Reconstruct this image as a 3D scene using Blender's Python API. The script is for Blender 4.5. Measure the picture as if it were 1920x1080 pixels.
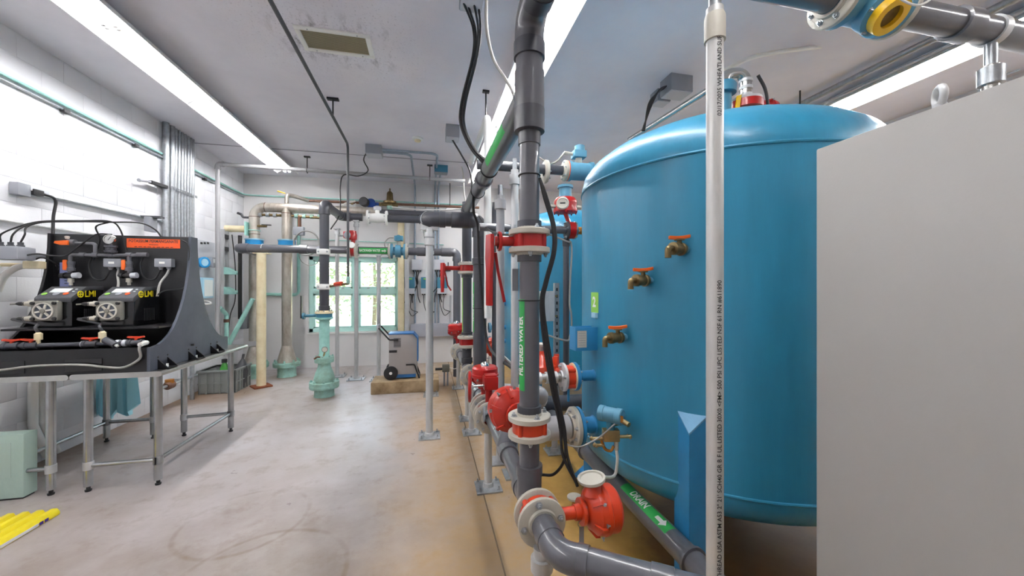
import bpy, bmesh, math, random
from mathutils import Vector as V, Matrix
random.seed(7)
for o in list(bpy.data.objects): bpy.data.objects.remove(o)
sc = bpy.context.scene
COL = sc.collection
# ------------------------------------------------------------------ camera
FPX = 705.0; YAW = math.atan(157/705.0); EYE = 1.5
CY, SY = math.cos(YAW), math.sin(YAW)
cam = bpy.data.cameras.new('camera'); cam.sensor_width = 36; cam.lens = FPX/1920*36; cam.clip_start = .02
co = bpy.data.objects.new('camera', cam); COL.objects.link(co)
co.location = (0, 0, EYE); co.rotation_euler = (math.pi/2, 0, -YAW); sc.camera = co
# ------------------------------------------------------------------ sky, sun, exposure
w = bpy.data.worlds.new('world'); sc.world = w; w.use_nodes = True
nt = w.node_tree; nt.nodes.clear()
sk = nt.nodes.new('ShaderNodeTexSky'); sk.sky_type = 'NISHITA'; sk.sun_disc = False
sk.sun_elevation = math.radians(52); sk.sun_rotation = math.radians(20); sk.air_density = 1.2; sk.dust_density = 2
bg = nt.nodes.new('ShaderNodeBackground'); bg.inputs[1].default_value = .5
wo = nt.nodes.new('ShaderNodeOutputWorld')
nt.links.new(sk.outputs[0], bg.inputs[0]); nt.links.new(bg.outputs[0], wo.inputs[0])
sl = bpy.data.lights.new('sun', 'SUN'); sl.energy = 8; sl.angle = .02; sl.color = (1, .95, .86)
so = bpy.data.objects.new('sun', sl); COL.objects.link(so)
so.rotation_euler = (math.radians(-38), 0, math.radians(-14)); so.location = (-3, 14, 9)
vs = sc.view_settings; vs.view_transform = 'Standard'; vs.look = 'None'; vs.gamma = 1; vs.use_curve_mapping = False
vs.exposure = 1.16
TUBE = 21.0      # emission of the fluorescent tubes

# ------------------------------------------------------------------ helpers
def ray(x, y):
    r = (x-960)/FPX
    return V((r*CY+SY, -r*SY+CY, (540-y)/FPX))
def at(x, y, X=None, Y=None, Z=None, d=None):
    "world point seen in direction (x, y) on the plane X=, Y=, Z= or at depth d"
    a = ray(x, y)
    t = X/a.x if X is not None else Y/a.y if Y is not None else (Z-EYE)/a.z if Z is not None else d
    return V((a.x*t, a.y*t, EYE+a.z*t))
def lin(c): return c/12.92 if c <= .04045 else ((c+.055)/1.055)**2.4
def rgb(h): return tuple(lin(int(h[i:i+2], 16)/255) for i in (0, 2, 4))+(1,)
def axes(a):
    a = V(a).normalized()
    u = a.cross(V((0, 0, 1))) if abs(a.z) < .95 else a.cross(V((0, 1, 0)))
    u.normalize(); return a, u, a.cross(u)
ROOT = {}
class MB:
    def __init__(s): s.v = []; s.f = []
    def add(s, vs, fs):
        n = len(s.v); s.v += [V(p) for p in vs]; s.f += [[i+n for i in f] for f in fs]; return s
    def box(s, c, d, ex=(1,0,0), ey=(0,1,0), ez=(0,0,1)):
        c = V(c); ex, ey, ez = V(ex)*d[0]/2, V(ey)*d[1]/2, V(ez)*d[2]/2
        return s.add([c+ex*i+ey*j+ez*k for i in (-1,1) for j in (-1,1) for k in (-1,1)],
              [(0,1,3,2),(4,6,7,5),(0,4,5,1),(2,3,7,6),(0,2,6,4),(1,5,7,3)])
    def bb(s, a, b):
        a, b = V(a), V(b); return s.box((a+b)/2, [abs(b[i]-a[i]) for i in range(3)])
    def lathe(s, p, a, prof, n=20, caps=True):
        p = V(p); a, u, v = axes(a); vs = []; fs = []
        for h, r in prof:
            for i in range(n):
                t = 2*math.pi*i/n; vs.append(p+a*h+(u*math.cos(t)+v*math.sin(t))*max(r, 1e-5))
        for k in range(len(prof)-1):
            for i in range(n):
                j = (i+1) % n; fs.append((k*n+i, k*n+j, k*n+n+j, k*n+n+i))
        if caps: fs.append(tuple(range(n-1, -1, -1))); fs.append(tuple(range((len(prof)-1)*n, len(prof)*n)))
        return s.add(vs, fs)
    def cyl(s, a, b, r, r2=None, n=16):
        a, b = V(a), V(b); return s.lathe(a, b-a, [(0, r), ((b-a).length, r if r2 is None else r2)], n)
    def ring(s, p, a, ro, ri, t, n=24):
        return s.lathe(p, a, [(0, ri), (0, ro), (t, ro), (t, ri), (0, ri)], n, False)
    def sphere(s, c, r, sq=(1,1,1), n=14):
        c = V(c); vs = []; fs = []; m = n//2
        for k in range(1, m):
            t = math.pi*k/m
            for i in range(n):
                q = 2*math.pi*i/n
                vs.append(c+V((r*sq[0]*math.sin(t)*math.cos(q), r*sq[1]*math.sin(t)*math.sin(q), r*sq[2]*math.cos(t))))
        vs += [c+V((0,0,r*sq[2])), c-V((0,0,r*sq[2]))]; a = len(vs)-2
        for k in range(m-2):
            for i in range(n):
                j = (i+1) % n; fs.append((k*n+i, k*n+n+i, k*n+n+j, k*n+j))
        for i in range(n):
            j = (i+1) % n; fs.append((a, i, j)); fs.append((a+1, (m-2)*n+j, (m-2)*n+i))
        return s.add(vs, fs)
    def tube(s, pts, r, n=10, closed=False, caps=True):
        pts = [V(p) for p in pts]; N = len(pts); vs = []; fs = []; u = None
        for i in range(N):
            if closed: d = pts[(i+1) % N]-pts[i-1]
            else: d = pts[min(i+1, N-1)]-pts[max(i-1, 0)]
            d.normalize()
            if u is None: u = axes(d)[1]
            u = (u-d*u.dot(d)).normalized(); v = d.cross(u)
            rr = r[i] if isinstance(r, (list, tuple)) else r
            for k in range(n):
                t = 2*math.pi*k/n; vs.append(pts[i]+(u*math.cos(t)+v*math.sin(t))*rr)
        for i in range(N if closed else N-1):
            a, b = i*n, ((i+1) % N)*n
            for k in range(n):
                j = (k+1) % n; fs.append((a+k, a+j, b+j, b+k))
        if caps and not closed: fs.append(tuple(range(n-1, -1, -1))); fs.append(tuple(range((N-1)*n, N*n)))
        return s.add(vs, fs)
    def torus(s, c, a, R, r, n=24, m=8):
        c = V(c); a, u, v = axes(a)
        return s.tube([c+(u*math.cos(2*math.pi*i/n)+v*math.sin(2*math.pi*i/n))*R for i in range(n)], r, m, True)
    def prism(s, pts, o, u, v, wv):
        "polygon pts (a, b) in the frame o + a*u + b*v, pushed along wv"
        o, u, v, wv = V(o), V(u), V(v), V(wv); n = len(pts)
        b = [o+u*p[0]+v*p[1] for p in pts]
        return s.add(b+[p+wv for p in b], [tuple(range(n-1, -1, -1)), tuple(range(n, 2*n))]+[(i, (i+1) % n, n+(i+1) % n, n+i) for i in range(n)])
    def build(s, name, mat, parent=None, bevel=0, label=None, cat=None, group=None, kind=None, smooth=True, loc=None):
        if parent is not None: L = ROOT[parent.name]
        elif loc is not None: L = V(loc)
        else:
            lo = [min(p[i] for p in s.v) for i in range(3)]; hi = [max(p[i] for p in s.v) for i in range(3)]
            L = V(((lo[0]+hi[0])/2, (lo[1]+hi[1])/2, lo[2]))
        me = bpy.data.meshes.new(name)
        bm = bmesh.new()
        bv = [bm.verts.new(p-L) for p in s.v]
        for f in s.f:
            try: bm.faces.new([bv[i] for i in f])
            except ValueError: pass
        bmesh.ops.recalc_face_normals(bm, faces=bm.faces)
        if bevel:
            es = [e for e in bm.edges if len(e.link_faces) == 2 and e.calc_face_angle(0) > .6]
            bmesh.ops.bevel(bm, geom=es, offset=bevel, segments=2, affect='EDGES', profile=.6, clamp_overlap=True)
        for f in bm.faces: f.smooth = smooth
        bm.to_mesh(me); bm.free()
        me.materials.append(MAT[mat])
        if smooth: me.set_sharp_from_angle(angle=math.radians(38))
        ob = bpy.data.objects.new(name, me); COL.objects.link(ob)
        if parent is not None: ob.parent = parent
        else: ob.location = L
        ROOT[ob.name] = L
        tag(ob, label, cat, group, kind)
        return ob
def tag(o, label=None, cat=None, group=None, kind=None):
    if label: o['label'] = label
    if cat: o['category'] = cat
    if group: o['group'] = group
    if kind: o['kind'] = kind
    return o
def thing(name, label, cat, loc, group=None):
    o = bpy.data.objects.new(name, None); COL.objects.link(o); o.location = loc; o.empty_display_size = .05
    ROOT[o.name] = V(loc); return tag(o, label, cat, group)
def slp(a, b, t):
    w_ = a.angle(b)
    return a.lerp(b, t) if w_ < 1e-4 else (a*math.sin((1-t)*w_)+b*math.sin(t*w_))/math.sin(w_)
def fillet(pts, B, n=8):
    pts = [V(p) for p in pts]; out = [pts[0]]
    for i in range(1, len(pts)-1):
        a, p, b = pts[i-1], pts[i], pts[i+1]; d1 = (a-p).normalized(); d2 = (b-p).normalized()
        ang = d1.angle(d2)
        if ang > 3.1: continue
        t = min(B/math.tan(ang/2), (a-p).length*.49, (b-p).length*.49); R = t*math.tan(ang/2)
        cc = p+(d1+d2).normalized()*(R/math.sin(ang/2)); s0 = p+d1*t-cc; s1 = p+d2*t-cc
        for k in range(n+1):
            out.append(cc+slp(s0, s1, k/n))
    out.append(pts[-1]); return out
def spline(pts, n=8):
    pts = [V(p) for p in pts]; q = [pts[0]*2-pts[1]]+pts+[pts[-1]*2-pts[-2]]; out = []
    for i in range(1, len(q)-2):
        for k in range(n):
            t = k/n; a, b, c, d = q[i-1:i+3]
            out.append(.5*((2*b)+(c-a)*t+(2*a-5*b+4*c-d)*t*t+(3*b-a-3*c+d)*t**3))
    out.append(pts[-1]); return out
# ------------------------------------------------------------------ materials
MAT = {}
def mat(name, hexc, rough=.5, metal=0, noise=0, nscale=8, bump=0, bscale=60, spec=.5, coat=0, dark=None, stretch=(1,1,1)):
    m = bpy.data.materials.new(name); m.use_nodes = True; n = m.node_tree.nodes; l = m.node_tree.links
    b = n['Principled BSDF']; b.inputs['Roughness'].default_value = rough; b.inputs['Metallic'].default_value = metal
    b.inputs['Specular IOR Level'].default_value = spec; b.inputs['Coat Weight'].default_value = coat
    c = rgb(hexc); b.inputs['Base Color'].default_value = c
    if noise or bump:
        tc = n.new('ShaderNodeTexCoord'); mp = n.new('ShaderNodeMapping'); mp.inputs['Scale'].default_value = stretch
        l.new(tc.outputs['Object'], mp.inputs[0])
    if noise:
        t = n.new('ShaderNodeTexNoise'); t.inputs['Scale'].default_value = nscale; t.inputs['Detail'].default_value = 6; t.inputs['Roughness'].default_value = .65
        l.new(mp.outputs[0], t.inputs[0])
        r = n.new('ShaderNodeValToRGB'); d = rgb(dark) if dark else tuple(x*(1-noise) for x in c[:3])+(1,)
        r.color_ramp.elements[0].position = .32; r.color_ramp.elements[0].color = d
        r.color_ramp.elements[1].position = .62; r.color_ramp.elements[1].color = c
        l.new(t.outputs[0], r.inputs[0]); l.new(r.outputs[0], b.inputs['Base Color'])
    if bump:
        t2 = n.new('ShaderNodeTexNoise'); t2.inputs['Scale'].default_value = bscale; t2.inputs['Detail'].default_value = 3
        l.new(mp.outputs[0], t2.inputs[0])
        bp = n.new('ShaderNodeBump'); bp.inputs['Strength'].default_value = bump; bp.inputs['Distance'].default_value = .01
        l.new(t2.outputs[0], bp.inputs['Height']); l.new(bp.outputs[0], b.inputs['Normal'])
    MAT[name] = m; return m
mat('wall', 'ECECF0', .55, noise=.05, nscale=1.2, bump=.12, bscale=70)
mat('joint', 'E4E4E9', .7)
mat('wallback', 'E6E4E4', .6, noise=.05, nscale=1.5, bump=.08, bscale=40)
mat('white', 'EFEFEC', .4)
mat('reflector', 'F4F4F2', .35)
mat('pvc', '5F5F65', .28, noise=.12, nscale=5, bump=.02, bscale=30, coat=.4)
mat('pvcd', '494A51', .32, noise=.12, nscale=5)
mat('pvcl', 'A9A8AA', .4, noise=.08)
mat('flange', 'BCB7AB', .5, noise=.06, nscale=14)
mat('galv', 'B4B8BC', .38, .75, noise=.25, nscale=26, bump=.03)
mat('galvp', 'C9CACB', .45, .35, noise=.18, nscale=18, stretch=(1,1,.25))
mat('stencil', 'D9D8D6', .42, .3, noise=.15, nscale=22, stretch=(1,1,.2))
mat('steel', 'C2C2BE', .25, .95, noise=.12, nscale=12)
mat('stainless', 'C8C2B8', .36, .7, noise=.25, nscale=9, dark='A3978A', stretch=(1,1,.4))
mat('chrome', 'E4E6E8', .12, 1)
mat('red', 'B41614', .32, noise=.15, nscale=10, coat=.2)
mat('redmid', 'C22C1A', .32, noise=.15, nscale=10, coat=.2)
mat('orange_red', 'D43D18', .34, noise=.15, nscale=10, coat=.2)
mat('tank', '2F8BB0', .36, noise=.16, nscale=5, bump=.18, bscale=26, coat=.12, stretch=(1,1,.12))
mat('tankpaint', '2D86BC', .4, noise=.1, nscale=10)
mat('tankcap', '78ADD2', .5, noise=.1, bump=.3, bscale=90)
mat('meter_blue', '5892AC', .45, noise=.1, nscale=12)
mat('deepblue', '1E4FA8', .35)
mat('valveblue', '1E8CC8', .45, noise=.1)
mat('dullteal', '3F7F99', .45)
mat('teal', 'ABDCD3', .5, noise=.2, nscale=9, dark='93CABF')
mat('tealrust', 'A3D2C8', .5, noise=.6, nscale=6, dark='86A08C', bump=.1)
mat('winframe', 'C6F0E8', .45)
mat('cream', 'EFE2BF', .5, noise=.12, nscale=6, dark='DECBA0')
mat('black', '17171A', .38, bump=.05, bscale=120)
mat('blackgloss', '131315', .2, coat=.3)
mat('skid', '575D69', .26, bump=.05, bscale=50, noise=.15, nscale=4)  # blue-grey of light on the rack's black end plate, put into the base colour
mat('cable', '1B1A1C', .5)
mat('cablegrey', '9A9894', .5)
mat('cablewhite', 'E3E1DC', .45)
mat('orange', 'F06A1E', .45)
mat('signorange', 'EE5A1C', .5)
mat('brass', 'A8946A', .32, .8, noise=.2, nscale=20)
mat('bronze', '84714C', .4, .65, noise=.3, nscale=24)
mat('brassorange', 'B4772E', .4, .5)
mat('copper', '7C5B4A', .45, .5, noise=.3, nscale=12)
mat('rust', '8B4C2C', .8, noise=.4, nscale=20)
mat('boxgrey', '94979E', .45)
mat('boxlight', 'C4C7CE', .45)
mat('cabinet', 'A6A4A1', .42, bump=.03, bscale=140)
mat('crate', '8E9290', .55, noise=.1)
mat('green', '2FA84F', .5)
mat('limegreen', '8FCB52', .5)
mat('bottle', '3E8F37', .3)
mat('dial', 'CFCBC0', .35)
mat('darkdot', '2A2A2C', .5)
mat('ink', '2B2B2D', .6)
mat('yellow', 'F2DC1E', .45, noise=.08)
mat('meteryellow', 'E9B81E', .35)
mat('signwhite', 'F2F2EE', .5)
mat('purple', '46309A', .5)
mat('foam', 'B4CCC2', .75, bump=.25, bscale=30, noise=.06)
mat('bag', 'A2E4F4', .3)
mat('clear', '8C8A82', .15, noise=.1, nscale=20)
mat('screen', 'DDE4E4', .2)
mat('concrete', 'B29A78', .75, noise=.35, nscale=4, bump=.3, bscale=30, dark='7C6443')
mat('filter', 'D2C9AC', .7)
mat('dehum', 'A7A19E', .45, noise=.04)
mat('dehumblue', '2C6FB0', .4)
mat('paleblue', '9CC6DA', .4)
mat('leaf', 'A6B58E', .6, noise=.3, nscale=3)
mat('bark', '8B7A66', .8)
mat('grass', 'B4B89A', .9, noise=.3, nscale=2)
mat('colbl', '7C86B8', .2)
mat('foamd', 'B3C9BF', .8)
mat('boxdark', '4A4B4F', .4)
mat('galvs', 'B9BCBE', .27, .9, noise=.15, nscale=20)
mat('jointdark', '7A6A56', .9, noise=.3, nscale=30)
mat('boxlight2', 'A9ABB6', .5)
mat('bronzeg', '6F6E66', .6, noise=.2)
mat('galvb', 'A5B3C2', .4, .5, noise=.2, nscale=20)
mat('filterd', 'A89E84', .8)
mat('ceilseam', '8E8C96', .7)
# lamp tube
m = mat('lamp', 'FFFFFF', .4); b = m.node_tree.nodes['Principled BSDF']
b.inputs['Emission Color'].default_value = (.985, .985, 1, 1); b.inputs['Emission Strength'].default_value = TUBE
# window glass: thin clear pane
m = bpy.data.materials.new('glass'); m.use_nodes = True; n = m.node_tree.nodes; l = m.node_tree.links
n.remove(n['Principled BSDF']); tr = n.new('ShaderNodeBsdfTransparent'); gl = n.new('ShaderNodeBsdfGlossy'); gl.inputs['Roughness'].default_value = .05
fr = n.new('ShaderNodeFresnel'); fr.inputs[0].default_value = 1.45; mx = n.new('ShaderNodeMixShader')
tr.inputs[0].default_value = (.93, .97, .96, 1)
l.new(fr.outputs[0], mx.inputs[0]); l.new(tr.outputs[0], mx.inputs[1]); l.new(gl.outputs[0], mx.inputs[2]); l.new(mx.outputs[0], n['Material Output'].inputs[0]); MAT['glass'] = m
# clear plastic
m = bpy.data.materials.new('plastic_clear'); m.use_nodes = True; b = m.node_tree.nodes['Principled BSDF']
b.inputs['Transmission Weight'].default_value = .75; b.inputs['Roughness'].default_value = .08; b.inputs['Base Color'].default_value = rgb('E4E8E6'); b.inputs['IOR'].default_value = 1.2; MAT['plastic_clear'] = m
def mathn(n, l, op, a, b=None, c=None):
    x = n.new('ShaderNodeMath'); x.operation = op
    for i, q in enumerate((a, b, c)):
        if q is None: continue
        if isinstance(q, (int, float)): x.inputs[i].default_value = q
        else: l.new(q, x.inputs[i])
    return x.outputs[0]
def mixc(n, l, f, a, b):
    x = n.new('ShaderNodeMix'); x.data_type = 'RGBA'
    if isinstance(f, (int, float)): x.inputs[0].default_value = f
    else: l.new(f, x.inputs[0])
    for i, q in ((6, a), (7, b)):
        if isinstance(q, tuple): x.inputs[i].default_value = q
        else: l.new(q, x.inputs[i])
    return x.outputs[2]
def ramp(n, l, f, stops):
    r = n.new('ShaderNodeValToRGB'); e = r.color_ramp.elements
    while len(e) < len(stops): e.new(.5)
    for q, (p, c) in zip(e, stops): q.position = p; q.color = (c, c, c, 1) if isinstance(c, (int, float)) else c
    l.new(f, r.inputs[0]); return r.outputs[0]
def noise(n, l, co, s, d=5, r=.6, scale=None):
    t = n.new('ShaderNodeTexNoise'); t.inputs['Scale'].default_value = s; t.inputs['Detail'].default_value = d; t.inputs['Roughness'].default_value = r
    if scale:
        mp = n.new('ShaderNodeMapping'); mp.inputs['Scale'].default_value = scale; l.new(co, mp.inputs[0]); co = mp.outputs[0]
    l.new(co, t.inputs[0]); return t.outputs[0]
# floor: sealed concrete, worn and stained, ochre under the filters (coordinates in metres)
m = bpy.data.materials.new('floor'); m.use_nodes = True; n = m.node_tree.nodes; l = m.node_tree.links; b = n['Principled BSDF']
tc = n.new('ShaderNodeTexCoord').outputs['Object']; sx = n.new('ShaderNodeSeparateXYZ'); l.new(tc, sx.inputs[0])
n1 = noise(n, l, tc, .9, 6); n2 = noise(n, l, tc, 5, 8, .7); n3 = noise(n, l, tc, 30, 3)
base = mixc(n, l, ramp(n, l, n1, [(.35, 0.), (.66, 1.)]), rgb('A89D97'), rgb('C3BDBF'))
base = mixc(n, l, ramp(n, l, n2, [(.52, 0.), (.75, .55)]), base, rgb('87735F'))
# brown wear along the aisle nearest the camera
near = mathn(n, l, 'MULTIPLY', ramp(n, l, mathn(n, l, 'MULTIPLY_ADD', sx.outputs[1], -.28, 1.12), [(0., 0.), (.7, 1.)]), ramp(n, l, noise(n, l, tc, 1.3, 6), [(.32, .15), (.62, .95)]))
base = mixc(n, l, near, base, rgb('6E5A48'))
och = ramp(n, l, mathn(n, l, 'ADD', sx.outputs[0], mathn(n, l, 'MULTIPLY_ADD', n2, .5, -.25)), [(.50, 0.), (.85, 1.)])
och2 = mixc(n, l, ramp(n, l, noise(n, l, tc, 2.2, 6), [(.4, 0.), (.62, 1.)]), rgb('9A7738'), rgb('B8924E'))
tan = mathn(n, l, 'MULTIPLY', ramp(n, l, mathn(n, l, 'ADD', mathn(n, l, 'MULTIPLY', sx.outputs[0], .5), mathn(n, l, 'MULTIPLY_ADD', n1, 1.0, .1)), [(.36, 0.), (.72, .9)]), ramp(n, l, n2, [(.25, .5), (.6, 1.)]))
base = mixc(n, l, tan, base, rgb('AA8C62'))
base = mixc(n, l, och, base, och2)
# rust-brown pool stain below the near filter
dx = mathn(n, l, 'SUBTRACT', sx.outputs[0], 1.95); dy = mathn(n, l, 'SUBTRACT', sx.outputs[1], 1.9)
rr = mathn(n, l, 'SQRT', mathn(n, l, 'ADD', mathn(n, l, 'MULTIPLY', dx, dx), mathn(n, l, 'MULTIPLY', dy, dy)))
pool = ramp(n, l, mathn(n, l, 'ADD', rr, mathn(n, l, 'MULTIPLY_ADD', n1, .9, -.45)), [(.55, 1.), (.72, 0.)])
base = mixc(n, l, mathn(n, l, 'MULTIPLY', pool, .8), base, rgb('54301B'))
# rings left by round drums
for cx, cyy, R in ((-1.15, 2.75, .36), (-.85, 2.15, .42)):
    dx = mathn(n, l, 'SUBTRACT', sx.outputs[0], cx); dy = mathn(n, l, 'SUBTRACT', sx.outputs[1], cyy)
    rr = mathn(n, l, 'SQRT', mathn(n, l, 'ADD', mathn(n, l, 'MULTIPLY', dx, dx), mathn(n, l, 'MULTIPLY', dy, dy)))
    q = mathn(n, l, 'ABSOLUTE', mathn(n, l, 'SUBTRACT', mathn(n, l, 'ADD', rr, mathn(n, l, 'MULTIPLY_ADD', n2, .03, -.015)), R))
    rm = mathn(n, l, 'MULTIPLY', ramp(n, l, q, [(.006, 1.), (.02, 0.)]), ramp(n, l, noise(n, l, tc, 2.6, 4), [(.42, 0.), (.6, .45)]))
    base = mixc(n, l, rm, base, rgb('75614A'))
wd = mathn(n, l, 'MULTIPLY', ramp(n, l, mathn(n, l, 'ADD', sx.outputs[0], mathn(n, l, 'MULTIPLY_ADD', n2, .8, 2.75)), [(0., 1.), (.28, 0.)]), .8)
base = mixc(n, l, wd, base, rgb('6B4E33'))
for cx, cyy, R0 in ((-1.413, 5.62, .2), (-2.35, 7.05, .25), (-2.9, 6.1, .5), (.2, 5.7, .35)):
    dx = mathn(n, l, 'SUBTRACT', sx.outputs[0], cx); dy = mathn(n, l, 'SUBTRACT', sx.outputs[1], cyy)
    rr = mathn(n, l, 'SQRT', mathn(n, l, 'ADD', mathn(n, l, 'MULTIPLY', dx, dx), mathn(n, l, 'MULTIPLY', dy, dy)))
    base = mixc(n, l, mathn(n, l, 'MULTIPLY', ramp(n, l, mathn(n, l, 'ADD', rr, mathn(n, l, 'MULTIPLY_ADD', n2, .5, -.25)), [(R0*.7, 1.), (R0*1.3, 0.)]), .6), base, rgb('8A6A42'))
l.new(base, b.inputs['Base Color'])
l.new(ramp(n, l, n2, [(.3, .26), (.7, .44)]), b.inputs['Roughness'])
bp = n.new('ShaderNodeBump'); bp.inputs['Strength'].default_value = .06; bp.inputs['Distance'].default_value = .01; l.new(n3, bp.inputs['Height']); l.new(bp.outputs[0], b.inputs['Normal'])
MAT['floor'] = m
# ceiling: grey-white paint with soot specks around the air grille
m = bpy.data.materials.new('ceiling'); m.use_nodes = True; n = m.node_tree.nodes; l = m.node_tree.links; b = n['Principled BSDF']; b.inputs['Roughness'].default_value = .7
tc = n.new('ShaderNodeTexCoord').outputs['Object']; sx = n.new('ShaderNodeSeparateXYZ'); l.new(tc, sx.inputs[0])
base = mixc(n, l, ramp(n, l, noise(n, l, tc, .8, 5), [(.35, 0.), (.65, 1.)]), rgb('DFDDE6'), rgb('EEECF3'))
def boxdist(cx, cyy, hx, hy):
    a = mathn(n, l, 'MAXIMUM', mathn(n, l, 'SUBTRACT', mathn(n, l, 'ABSOLUTE', mathn(n, l, 'SUBTRACT', sx.outputs[0], cx)), hx), 0.)
    c = mathn(n, l, 'MAXIMUM', mathn(n, l, 'SUBTRACT', mathn(n, l, 'ABSOLUTE', mathn(n, l, 'SUBTRACT', sx.outputs[1], cyy)), hy), 0.)
    return mathn(n, l, 'SQRT', mathn(n, l, 'ADD', mathn(n, l, 'MULTIPLY', a, a), mathn(n, l, 'MULTIPLY', c, c)))
dv = boxdist(-.755, 3.43, .3, .16)
sp = mathn(n, l, 'MULTIPLY', ramp(n, l, dv, [(.0, 1.), (.7, 0.)]), ramp(n, l, noise(n, l, tc, 60, 2), [(.6, 0.), (.72, .45)]))
sm = mathn(n, l, 'MULTIPLY', ramp(n, l, dv, [(.0, 1.), (.26, 0.)]), ramp(n, l, noise(n, l, tc, 5, 6, .7, (1.6, .7, 1)), [(.52, 0.), (.7, .9)]))
base = mixc(n, l, mathn(n, l, 'MAXIMUM', sp, sm), base, rgb('4E4852'))
l.new(base, b.inputs['Base Color'])
bp = n.new('ShaderNodeBump'); bp.inputs['Strength'].default_value = .12; bp.inputs['Distance'].default_value = .01; l.new(noise(n, l, tc, 80, 3), bp.inputs['Height']); l.new(bp.outputs[0], b.inputs['Normal'])
MAT['ceiling'] = m
# ------------------------------------------------------------------ text
def text_mesh(s, size, mapf, name, matn, parent, bold=0.0, align='CENTER', sx=1.0, sp=1.0):
    cu = bpy.data.curves.new(name, 'FONT'); cu.body = s; cu.size = size; cu.align_x = align; cu.align_y = 'CENTER'; cu.offset = bold; cu.resolution_u = 3; cu.space_character = sp
    ob = bpy.data.objects.new(name, cu); COL.objects.link(ob)
    me = bpy.data.meshes.new_from_object(ob); bpy.data.objects.remove(ob)
    bm = bmesh.new(); bm.from_mesh(me); bpy.data.meshes.remove(me)
    return map_bm(bm, mapf, size, name, matn, parent, sx)
def map_bm(bm, mapf, size, name, matn, parent, sx=1.0):
    "cut flat lettering into strips, then lay it on the curved surface"
    for k in range(-5, 6):
        for nr in ((0,1,0),) + (((1,0,0),) if len(bm.faces) < 60 else ()):
            c_ = (size*.11*k*nr[0], size*.11*k*nr[1], 0)
            bmesh.ops.bisect_plane(bm, geom=bm.verts[:]+bm.edges[:]+bm.faces[:], plane_co=c_, plane_no=nr)
    bm.verts.index_update(); mb = MB(); mb.v = [mapf(v.co.x*sx, v.co.y) for v in bm.verts]; mb.f = [[v.index for v in f.verts] for f in bm.faces]; bm.free()
    return mb.build(name, matn, parent, smooth=False)
def arrow(mapf, L, name, matn, parent):
    bm = bmesh.new(); P = [(-.5,-.14), (.1,-.14), (.1,-.36), (.55,0), (.1,.36), (.1,.14), (-.5,.14)]
    vs_ = [bm.verts.new((p[0]*L, p[1]*L, 0)) for p in P]; bm.faces.new([vs_[i] for i in (0,1,5,6)]); bm.faces.new([vs_[i] for i in (2,3,4)])
    return map_bm(bm, mapf, L, name, matn, parent)
def flat(o, u, v):
    o, u, v = V(o), V(u), V(v); return lambda a, b: o+u*a+v*b
def oncyl(c, axis, up, R, flip=1):
    "a runs along the pipe axis, b wraps round it from direction up"
    c, axis, up = V(c), V(axis), V(up); sd = axis.cross(up)
    return lambda a, b: c+axis*a+(up*math.cos(b/R)+sd*math.sin(b/R)*flip)*R
def wrap_label(name, matn, parent, c, axis, up, R, ln, wd, flip=1):
    f = oncyl(c, axis, up, R, flip); mb = MB(); n = 10; vs = []; fs = []
    for i in range(n+1):
        b = -wd/2+wd*i/n; vs += [f(-ln/2, b), f(ln/2, b)]
    fs = [(2*i, 2*i+1, 2*i+3, 2*i+2) for i in range(n)]
    return mb.add(vs, fs).build(name, matn, parent)

# =================================================================== ROOM
CEIL = 3.58; XL = -3.27; XR = 5.6; YB = 7.72; YF = -2.4
MB().bb((XL-.2, YF-.2, -.15), (XR+.2, YB+.2, 0)).build('floor', 'floor', loc=(0,0,0), kind='structure')
MB().bb((XL-.2, YF-.2, CEIL), (XR+.2, YB+.2, CEIL+.15)).build('ceiling', 'ceiling', loc=(0,0,0), kind='structure')
cs = bpy.data.objects['ceiling']
for yy in (6.25,):
    MB().bb((XL, yy-.006, CEIL-.006), (XR, yy+.006, CEIL+.001)).build('ceiling_joint', 'ceilseam', cs)
WX0, WX1, WZ0, WZ1 = -2.20, -.545, .66, 2.10
wb = MB(); wb.bb((XL-.2, YB, 0), (WX0, YB+.2, CEIL)).bb((WX1, YB, 0), (XR+.2, YB+.2, CEIL)).bb((WX0, YB, 0), (WX1, YB+.2, WZ0)).bb((WX0, YB, WZ1), (WX1, YB+.2, CEIL))
wb.build('wall_back', 'wallback', loc=(0,0,0), kind='structure')
MB().bb((XR, YF-.2, 0), (XR+.2, YB+.2, CEIL)).build('wall_right', 'wall', loc=(0,0,0), kind='structure')
MB().bb((XL-.2, YF-.2, 0), (XR+.2, YF, CEIL)).build('wall_front', 'wall', loc=(0,0,0), kind='structure')
wl = MB().bb((XL-.2, YF-.2, 0), (XL-.003, YB+.2, CEIL)).build('wall_left', 'joint', loc=(0,0,0), kind='structure')
# painted blocks of the left wall, one object each
def block_mesh(ln, h):
    mb = MB(); mb.box((0,0,0), (.03, ln-.003, h-.003)); o = mb.build('block', 'wall', wl, bevel=.0025)
    me = o.data; ROOT.pop(o.name); bpy.data.objects.remove(o); me.transform(Matrix.Translation(ROOT['wall_left'])); return me
BH = CEIL/18; full = block_mesh(.406, BH); half = block_mesh(.203, BH)
def block(me, y, z):
    o = bpy.data.objects.new('block', me); COL.objects.link(o); o.parent = wl; o.location = (XL-.015, y, z)
for c in range(18):
    y = YB; z = BH*(c+.5)
    if c % 2: block(half, y-.1015, z); y -= .203
    while y > 3.35: block(full, y-.203, z); y -= .406
MB().bb((XL-.03, YF, 0), (XL, y+.0, CEIL)).build('wall_panel', 'wall', wl)

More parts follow.
